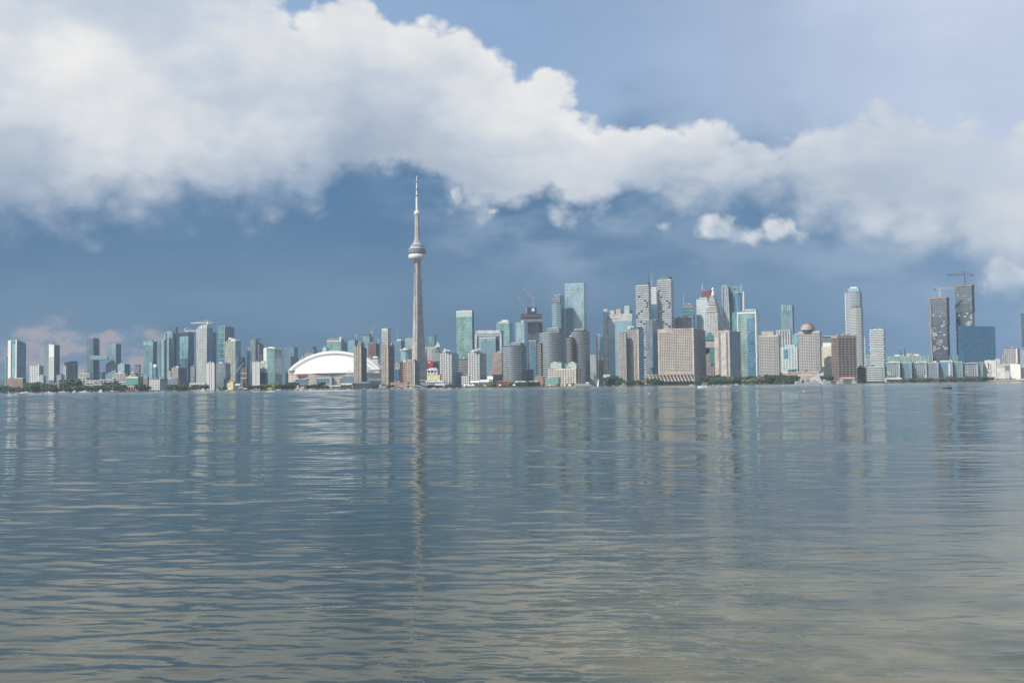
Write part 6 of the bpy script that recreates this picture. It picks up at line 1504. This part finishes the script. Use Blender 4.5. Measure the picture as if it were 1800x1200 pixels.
# ships at the quay
boat('long low white tour ship moored below the cream terminal', 1025, 0, 36, 'ferry', D=2050, yaw=2, hs=.55)
boat('tall white yacht seen bow on beside the cream terminal', 1052.5, 0, 15, 'yacht', D=2044, yaw=62, hs=1.7)
boat('white stepped yacht moored by the blue-flanked condo', 1094, 0, 14, 'yacht', True, D=2046, yaw=24, hs=.8)
for i, (px, ln, lb) in enumerate(((1403, 15, 'westmost white tour boat by the grey roofed boathouse'), (1417, 14, 'white tour boat right beside the westmost one by the boathouse'), (1432, 17, 'white tour boat in front of the grey auditorium'), (1451, 18, 'white tour boat below the cream apartment block'), (1476, 14, 'white tour boat under the pink awning shop'), (1500, 9, 'small white tour boat at the east foot of the brown gridded block'))):
    boat(lb, px, 0, ln, 'tour', i % 2 == 1, D=2060 + i * 3, yaw=4, group='tour boats at the hotel quay')
boat('dark hulled tug with a white wheelhouse below the dark reflecting block', 384, 0, 9, 'yacht', D=2050, m='black', yaw=5, hs=.8)
lst = [(3, 6, 'sail'), (20, 5, 'motor'), (29, 5, 'motor'), (36, 6, 'motor'), (47, 17, 'sail'), (54, 5, 'motor'), (60, 5, 'motor'), (72, 5, 'motor'), (80, 6, 'motor'), (86, 14, 'sail'), (97, 5, 'motor'), (105, 5, 'motor'), (112.5, 17, 'sail'), (120, 6, 'motor'), (130, 9, 'yacht'), (140, 7, 'motor'), (149.5, 17, 'sail'), (158, 5, 'motor'), (166, 5, 'motor'),
       (176.5, 11, 'yacht'), (190, 7, 'motor'), (197, 16, 'sail'), (208, 5, 'motor'), (240, 5, 'sail'), (275, 5, 'sail'), (287, 9, 'motor'), (307, 4, 'sail'), (331, 4, 'sail'), (344, 7, 'sail'), (350, 6, 'sail'), (358, 11, 'yacht'), (371, 6, 'motor'), (397, 6, 'motor'), (441, 5, 'motor'), (490, 9, 'motor'), (519, 5, 'motor'), (529, 6, 'motor'), (545, 6, 'motor'), (563, 5, 'motor'), (590, 5, 'motor'), (612, 6, 'motor'), (640, 7, 'motor'), (652, 5, 'motor'),
       (689, 6, 'motor'), (700, 7, 'motor'), (713, 9, 'yacht'), (722, 10, 'motor'), (731, 7, 'motor'), (738, 6, 'motor'), (745, 8, 'motor'), (762, 8, 'motor'), (775, 6, 'motor'), (790, 6, 'motor'), (803, 5, 'motor'), (815, 4, 'motor'), (1078, 6, 'motor'), (1215, 10, 'motor'), (1253, 6, 'motor'), (1262, 6, 'motor'), (1273, 5, 'motor'), (1285, 6, 'motor'), (1305, 6, 'motor')]
rnd = random.Random(5)
for px, ln, kd in lst:
    nb = min(LAND, key=lambda q: abs((q[0] + q[1]) / 2 - px) + (q[3] - 2000) / 400)[2]
    adj = {'sail': 'bare-masted sailboat', 'motor': 'small white motor boat', 'yacht': 'white cabin cruiser'}[kd]
    if kd == 'sail' and ln > 10: adj = 'tall-masted sailboat'
    boat(f'{adj} moored off {nb}', px, 0, ln, kd, rnd.random() < .5, D=2040 + rnd.uniform(0, 22), yaw=rnd.uniform(-20, 20), group=MG)
# gulls, buoys and marks on the water
def buoy(label, px, py, s=.35, m='white', nm='mooring_buoy'):
    D = Dw(px, py); x = kx(px) * D
    o = empty(nm, (x, D, 0), label, 'buoy', 'buoys on the lake')
    mesh_obj('float', *lathe([(s * .4, -.1), (s, .1), (s, s * .9), (s * .5, s * 1.5)], 10), M[m], o)
    mesh_obj('top_ring', *lathe([(s * .15, s * 1.4), (s * .15, s * 2.2)], 6), M['steel'], o)
buoy('white mooring buoy nearest the camera, off the stadium', 607, 706.5, .14)
buoy('white mooring buoy off the needle tower', 723, 705.5, .14)
buoy('white mooring buoy off the cream terminal', 962.5, 694.5, .2)
buoy('white mooring buoy off the beige condo with the bright blue flank', 1140, 692.5, .2)
buoy('white mooring buoy off the grey auditorium', 1411, 688.5, .22)
D = Dw(736, 692); x = kx(736) * D
o = empty('channel_marker', (x, D, 0), 'slim green channel marker standing in the water below the needle tower', 'channel marker')
mesh_obj('pole', *lathe([(.09, -1), (.09, 2.0)], 8), M['tealroof'], o)
mesh_obj('topmark', *lathe([(.22, 1.7), (.22, 2.1), (.02, 2.4)], 8), M['tealroof'], o)
mesh_obj('float_base', *lathe([(.3, -.2), (.34, .15), (.1, .4)], 10), M['slate'], o)
for lb, l, r, py in (('dark low pontoon with a white post at the far west end of the water', -6, 20, 690.6), ('short dark pontoon off the white terraced flats', 188, 228, 688.7)):
    D = Dw((l + r) / 2, py + 1.2) if l < 0 else 2020.0
    xa, xb = kx(l) * D, kx(r) * D
    o = empty('pontoon', ((xa + xb) / 2, D, 0), lb, 'pontoon')
    part('deck', boxvf(xa, xb, D, D + 3, -.2, .9), 'charcoal', o)
    part('post', boxvf(xb - 4.5, xb - 3.6, D - .1, D + .8, .5, 3.2), 'white', o)
D = Dw(1663, 683.2); x = kx(1663) * D
o = empty('rowing_boat', (x, D, 0), 'small dark rowing boat far out under the shorter unfinished tower', 'rowing boat')
mesh_obj('hull', *hull_vf(0, 0, 3.2, 1.1, .45, 0), M['charcoal'], o)
mesh_obj('thwart', *boxvf(-.15, .15, -.45, .45, .28, .34), M['wood'], o)

# ------------------------------------------------------------------ trees
def leafmat(name, c):
    m = bpy.data.materials.new(name); m.use_nodes = True
    n = NT(m.node_tree); b = m.node_tree.nodes['Principled BSDF']
    inf = n.node('ShaderNodeObjectInfo')
    co = S(n, n.node('ShaderNodeNewGeometry').outputs['Position'])
    f = n.noise(co, .5, 2.0, .5) * .6 + S(n, inf.outputs['Random']) * .4
    n.put(b.inputs['Base Color'], n.mix(f, tuple(q * .55 for q in c) + (1,), tuple(q * 1.5 for q in c) + (1,)))
    b.inputs['Roughness'].default_value = .75
    b.inputs['Specular IOR Level'].default_value = .15
    return m
LEAF = {'dark green': leafmat('leaf_dark', (.052, .082, .042)), 'green': leafmat('leaf_green', (.082, .122, .052)), 'yellow-green': leafmat('leaf_yellow', (.19, .205, .065)), 'brownish': leafmat('leaf_brown', (.125, .118, .075)), 'purple-brown': leafmat('leaf_purple', (.06, .045, .05))}
BARK = mat('bark', (.07, .055, .04), .95)
def crown_mesh(seed, w, h):
    """uneven crown of many leaf clumps round several limbs; unit height about 1"""
    rn = random.Random(seed); V, F = [], []
    lobes = [(rn.uniform(-.28, .28) * w, rn.uniform(-.28, .28) * w, rn.uniform(.42, .82) * h, rn.uniform(.16, .27) * w) for _ in range(9)]
    lobes.append((0, 0, .55 * h, .3 * w))
    for k in range(190):
        lx, ly, lz, lr = lobes[k % len(lobes)]
        d = Vector((rn.gauss(0, 1), rn.gauss(0, 1), rn.gauss(0, .8))).normalized() * lr * rn.uniform(.55, 1.12)
        c = Vector((lx, ly, lz)) + d
        nrm = (d.normalized() + Vector((rn.uniform(-.6, .6), rn.uniform(-.6, .6), rn.uniform(-.3, .7)))).normalized()
        t = nrm.cross(Vector((rn.uniform(-1, 1), rn.uniform(-1, 1), rn.uniform(-1, 1)))).normalized(); s_ = nrm.cross(t)
        a = rn.uniform(.055, .105) * w
        o = len(V)
        for q, e in ((-1, -.6), (.2, -1), (1, .1), (.1, 1), (-.8, .6)):
            V.append(tuple(c + t * a * q + s_ * a * e + nrm * a * .25 * rn.uniform(-1, 1)))
        F.append((o, o + 1, o + 2, o + 3, o + 4))
    me = bpy.data.meshes.new('crown'); me.from_pydata(V, [], F); me.update(); return me
def trunk_mesh(h):
    vf = [lathe([(.045 * h, 0), (.03 * h, .3 * h), (.015 * h, .6 * h)], 7)]
    for a in (0.3, 2.3, 4.2):
        vf.append(beam((0, 0, .28 * h), (.2 * h * math.cos(a), .2 * h * math.sin(a), .6 * h), .025 * h))
    V, F = join(vf); me = bpy.data.meshes.new('trunk'); me.from_pydata(V, [], F); me.update(); me.materials.append(BARK); return me
CROWNS = {}
for tone, mm in LEAF.items():
    CROWNS[tone] = []
    for k in range(4):
        me = crown_mesh(31 * k + len(tone), .95 + .12 * k, 1.0); me.materials.append(mm); CROWNS[tone].append(me)
TRUNK = trunk_mesh(1.0)
SEG = [(0, 14, 14, 3, 'dark green', 2120), (8, 45, 11, 8, 'green', 2105), (46, 60, 19, 3, 'dark green', 2180), (74, 96, 16, 5, 'dark green', 2175), (45, 62, 9, 4, 'dark green', 2105), (74, 94, 10, 4, 'green', 2105), (112, 134, 24, 5, 'dark green', 2170), (108, 184, 12, 14, 'dark green', 2108), (128, 142, 9, 3, 'yellow-green', 2104), (186, 220, 13, 7, 'green', 2110), (188, 200, 17, 2, 'purple-brown', 2150), (243, 262, 13, 5, 'dark green', 2130),
       (297, 321, 11, 7, 'green', 2104), (321, 342, 8.5, 5, 'brownish', 2106), (336, 364, 10.5, 7, 'green', 2110), (384, 400, 7, 3, 'brownish', 2120), (432, 462, 9.5, 9, 'dark green', 2104), (460, 474, 10.5, 4, 'yellow-green', 2106), (478, 494, 11, 4, 'yellow-green', 2104), (494, 520, 11, 8, 'dark green', 2108), (508, 516, 13, 2, 'dark green', 2112), (536, 566, 9, 9, 'dark green', 2110), (557, 566, 13, 2, 'dark green', 2114), (566, 580, 7, 3, 'green', 2108), (585, 600, 9, 3, 'brownish', 2150),
       (655, 702, 7, 10, 'purple-brown', 2135), (738, 752, 8, 4, 'dark green', 2140), (782, 806, 7, 6, 'brownish', 2130), (806, 826, 5, 4, 'green', 2135), (842, 868, 7, 6, 'yellow-green', 2110), (858, 872, 9, 3, 'green', 2120), (897, 912, 8, 4, 'dark green', 2110), (908, 944, 10.5, 9, 'dark green', 2108), (944, 1008, 5, 8, 'brownish', 2110), (1006, 1020, 5, 3, 'green', 2110), (1066, 1089, 18, 6, 'dark green', 2150), (1084, 1100, 9, 4, 'green', 2108), (1096, 1126, 11, 8, 'green', 2104), (1124, 1134, 12, 3, 'yellow-green', 2106), (1130, 1158, 13.5, 7, 'green', 2106),
       (1156, 1240, 7, 16, 'dark green', 2106), (1240, 1268, 21, 7, 'dark green', 2150), (1252, 1292, 13, 10, 'green', 2106), (1286, 1330, 15, 10, 'dark green', 2125), (1304, 1320, 9, 3, 'yellow-green', 2100), (1326, 1346, 12, 5, 'brownish', 2106), (1342, 1398, 17, 15, 'dark green', 2118), (1360, 1396, 11, 8, 'green', 2100), (1446, 1454, 15, 2, 'dark green', 2160), (1504, 1512, 6, 2, 'dark green', 2110), (1560, 1590, 5, 7, 'brownish', 2120), (1588, 1650, 8, 15, 'brownish', 2125), (1596, 1640, 7, 7, 'green', 2118), (1650, 1735, 8.5, 20, 'green', 2128), (1660, 1728, 9.5, 9, 'brownish', 2132), (1730, 1746, 9, 3, 'dark green', 2120)]
rn = random.Random(3)
for a, b_, h, n_, tone, D in SEG:
    for i in range(n_):
        px = a + (b_ - a) * (i + .5 + rn.uniform(-.35, .35)) / n_
        d = D + rn.uniform(-3, 14)
        H = h * rn.uniform(.78, 1.08) * D / FOC
        nb = min((q for q in LAND if q[3] > 2120), key=lambda q: abs((q[0] + q[1]) / 2 - px) + max(0, (q[3] - 2200)) / 60)[2]
        size = 'tall' if h >= 13 else 'low' if h <= 7 else 'mid-sized'
        x = kx(px) * d
        if not (d > SHORE_Y): d += 25
        o = empty('shore_tree', (x, d, GZ), f'{size} {tone} shore tree before {nb}', 'tree', f'{tone} shore trees before {nb}')
        s = H; wx = s * rn.uniform(.95, 1.35)
        cr = bpy.data.objects.new('crown', rn.choice(CROWNS[tone])); COL.objects.link(cr); cr.parent = o
        cr.scale = (wx, wx, s); cr.rotation_euler.z = rn.uniform(0, 6.28)
        cr.location = (0, 0, -s * .08)
        tk = bpy.data.objects.new('trunk', TRUNK); COL.objects.link(tk); tk.parent = o
        tk.scale = (s, s, s); tk.rotation_euler.z = rn.uniform(0, 6.28)

# labels that several things would share: tell them apart by their order along the shore
by = {}
for o in bpy.data.objects:
    if o.parent is None and o.get('category'):
        by.setdefault(o['label'], []).append(o)
ORD = ['westmost', 'second from west', 'third from west', 'fourth from west', 'fifth from west', 'sixth from west', 'seventh from west', 'eighth from west', 'ninth from west', 'tenth from west', 'eleventh from west', 'twelfth from west', 'thirteenth from west', 'fourteenth from west', 'fifteenth from west', 'sixteenth from west', 'seventeenth from west', 'eighteenth from west', 'nineteenth from west', 'twentieth from west']
for lb, os_ in by.items():
    if len(os_) < 2: continue
    os_.sort(key=lambda q: q.location.x / q.location.y)
    k = len(os_)
    for i, o in enumerate(os_):
        w_ = ('western' if i == 0 else 'eastern') + ' one' if k == 2 else 'eastmost one' if i == k - 1 else ORD[i] if i < 20 else f'{k - i}th from east' + (' one' if i == 0 else '')
        o['label'] = lb + ', ' + w_

# ------------------------------------------------------------------ the air
hz = mesh_obj('haze', *boxvf(-6400, 6400, -1700, 6400, -2.9, 585))
hm = bpy.data.materials.new('haze_air'); hm.use_nodes = True
hm.node_tree.nodes.clear()
n = NT(hm.node_tree)
pv = n.node('ShaderNodeVolumePrincipled')
pv.inputs['Color'].default_value = (0.62, 0.82, 1.0, 1)
pv.inputs['Density'].default_value = 6.5e-5
pv.inputs['Anisotropy'].default_value = 0.0
oo = n.node('ShaderNodeOutputMaterial')
hm.node_tree.links.new(pv.outputs[0], oo.inputs['Volume'])
hz.data.materials.append(hm)
hz['kind'] = 'stuff'
hz.visible_shadow = True
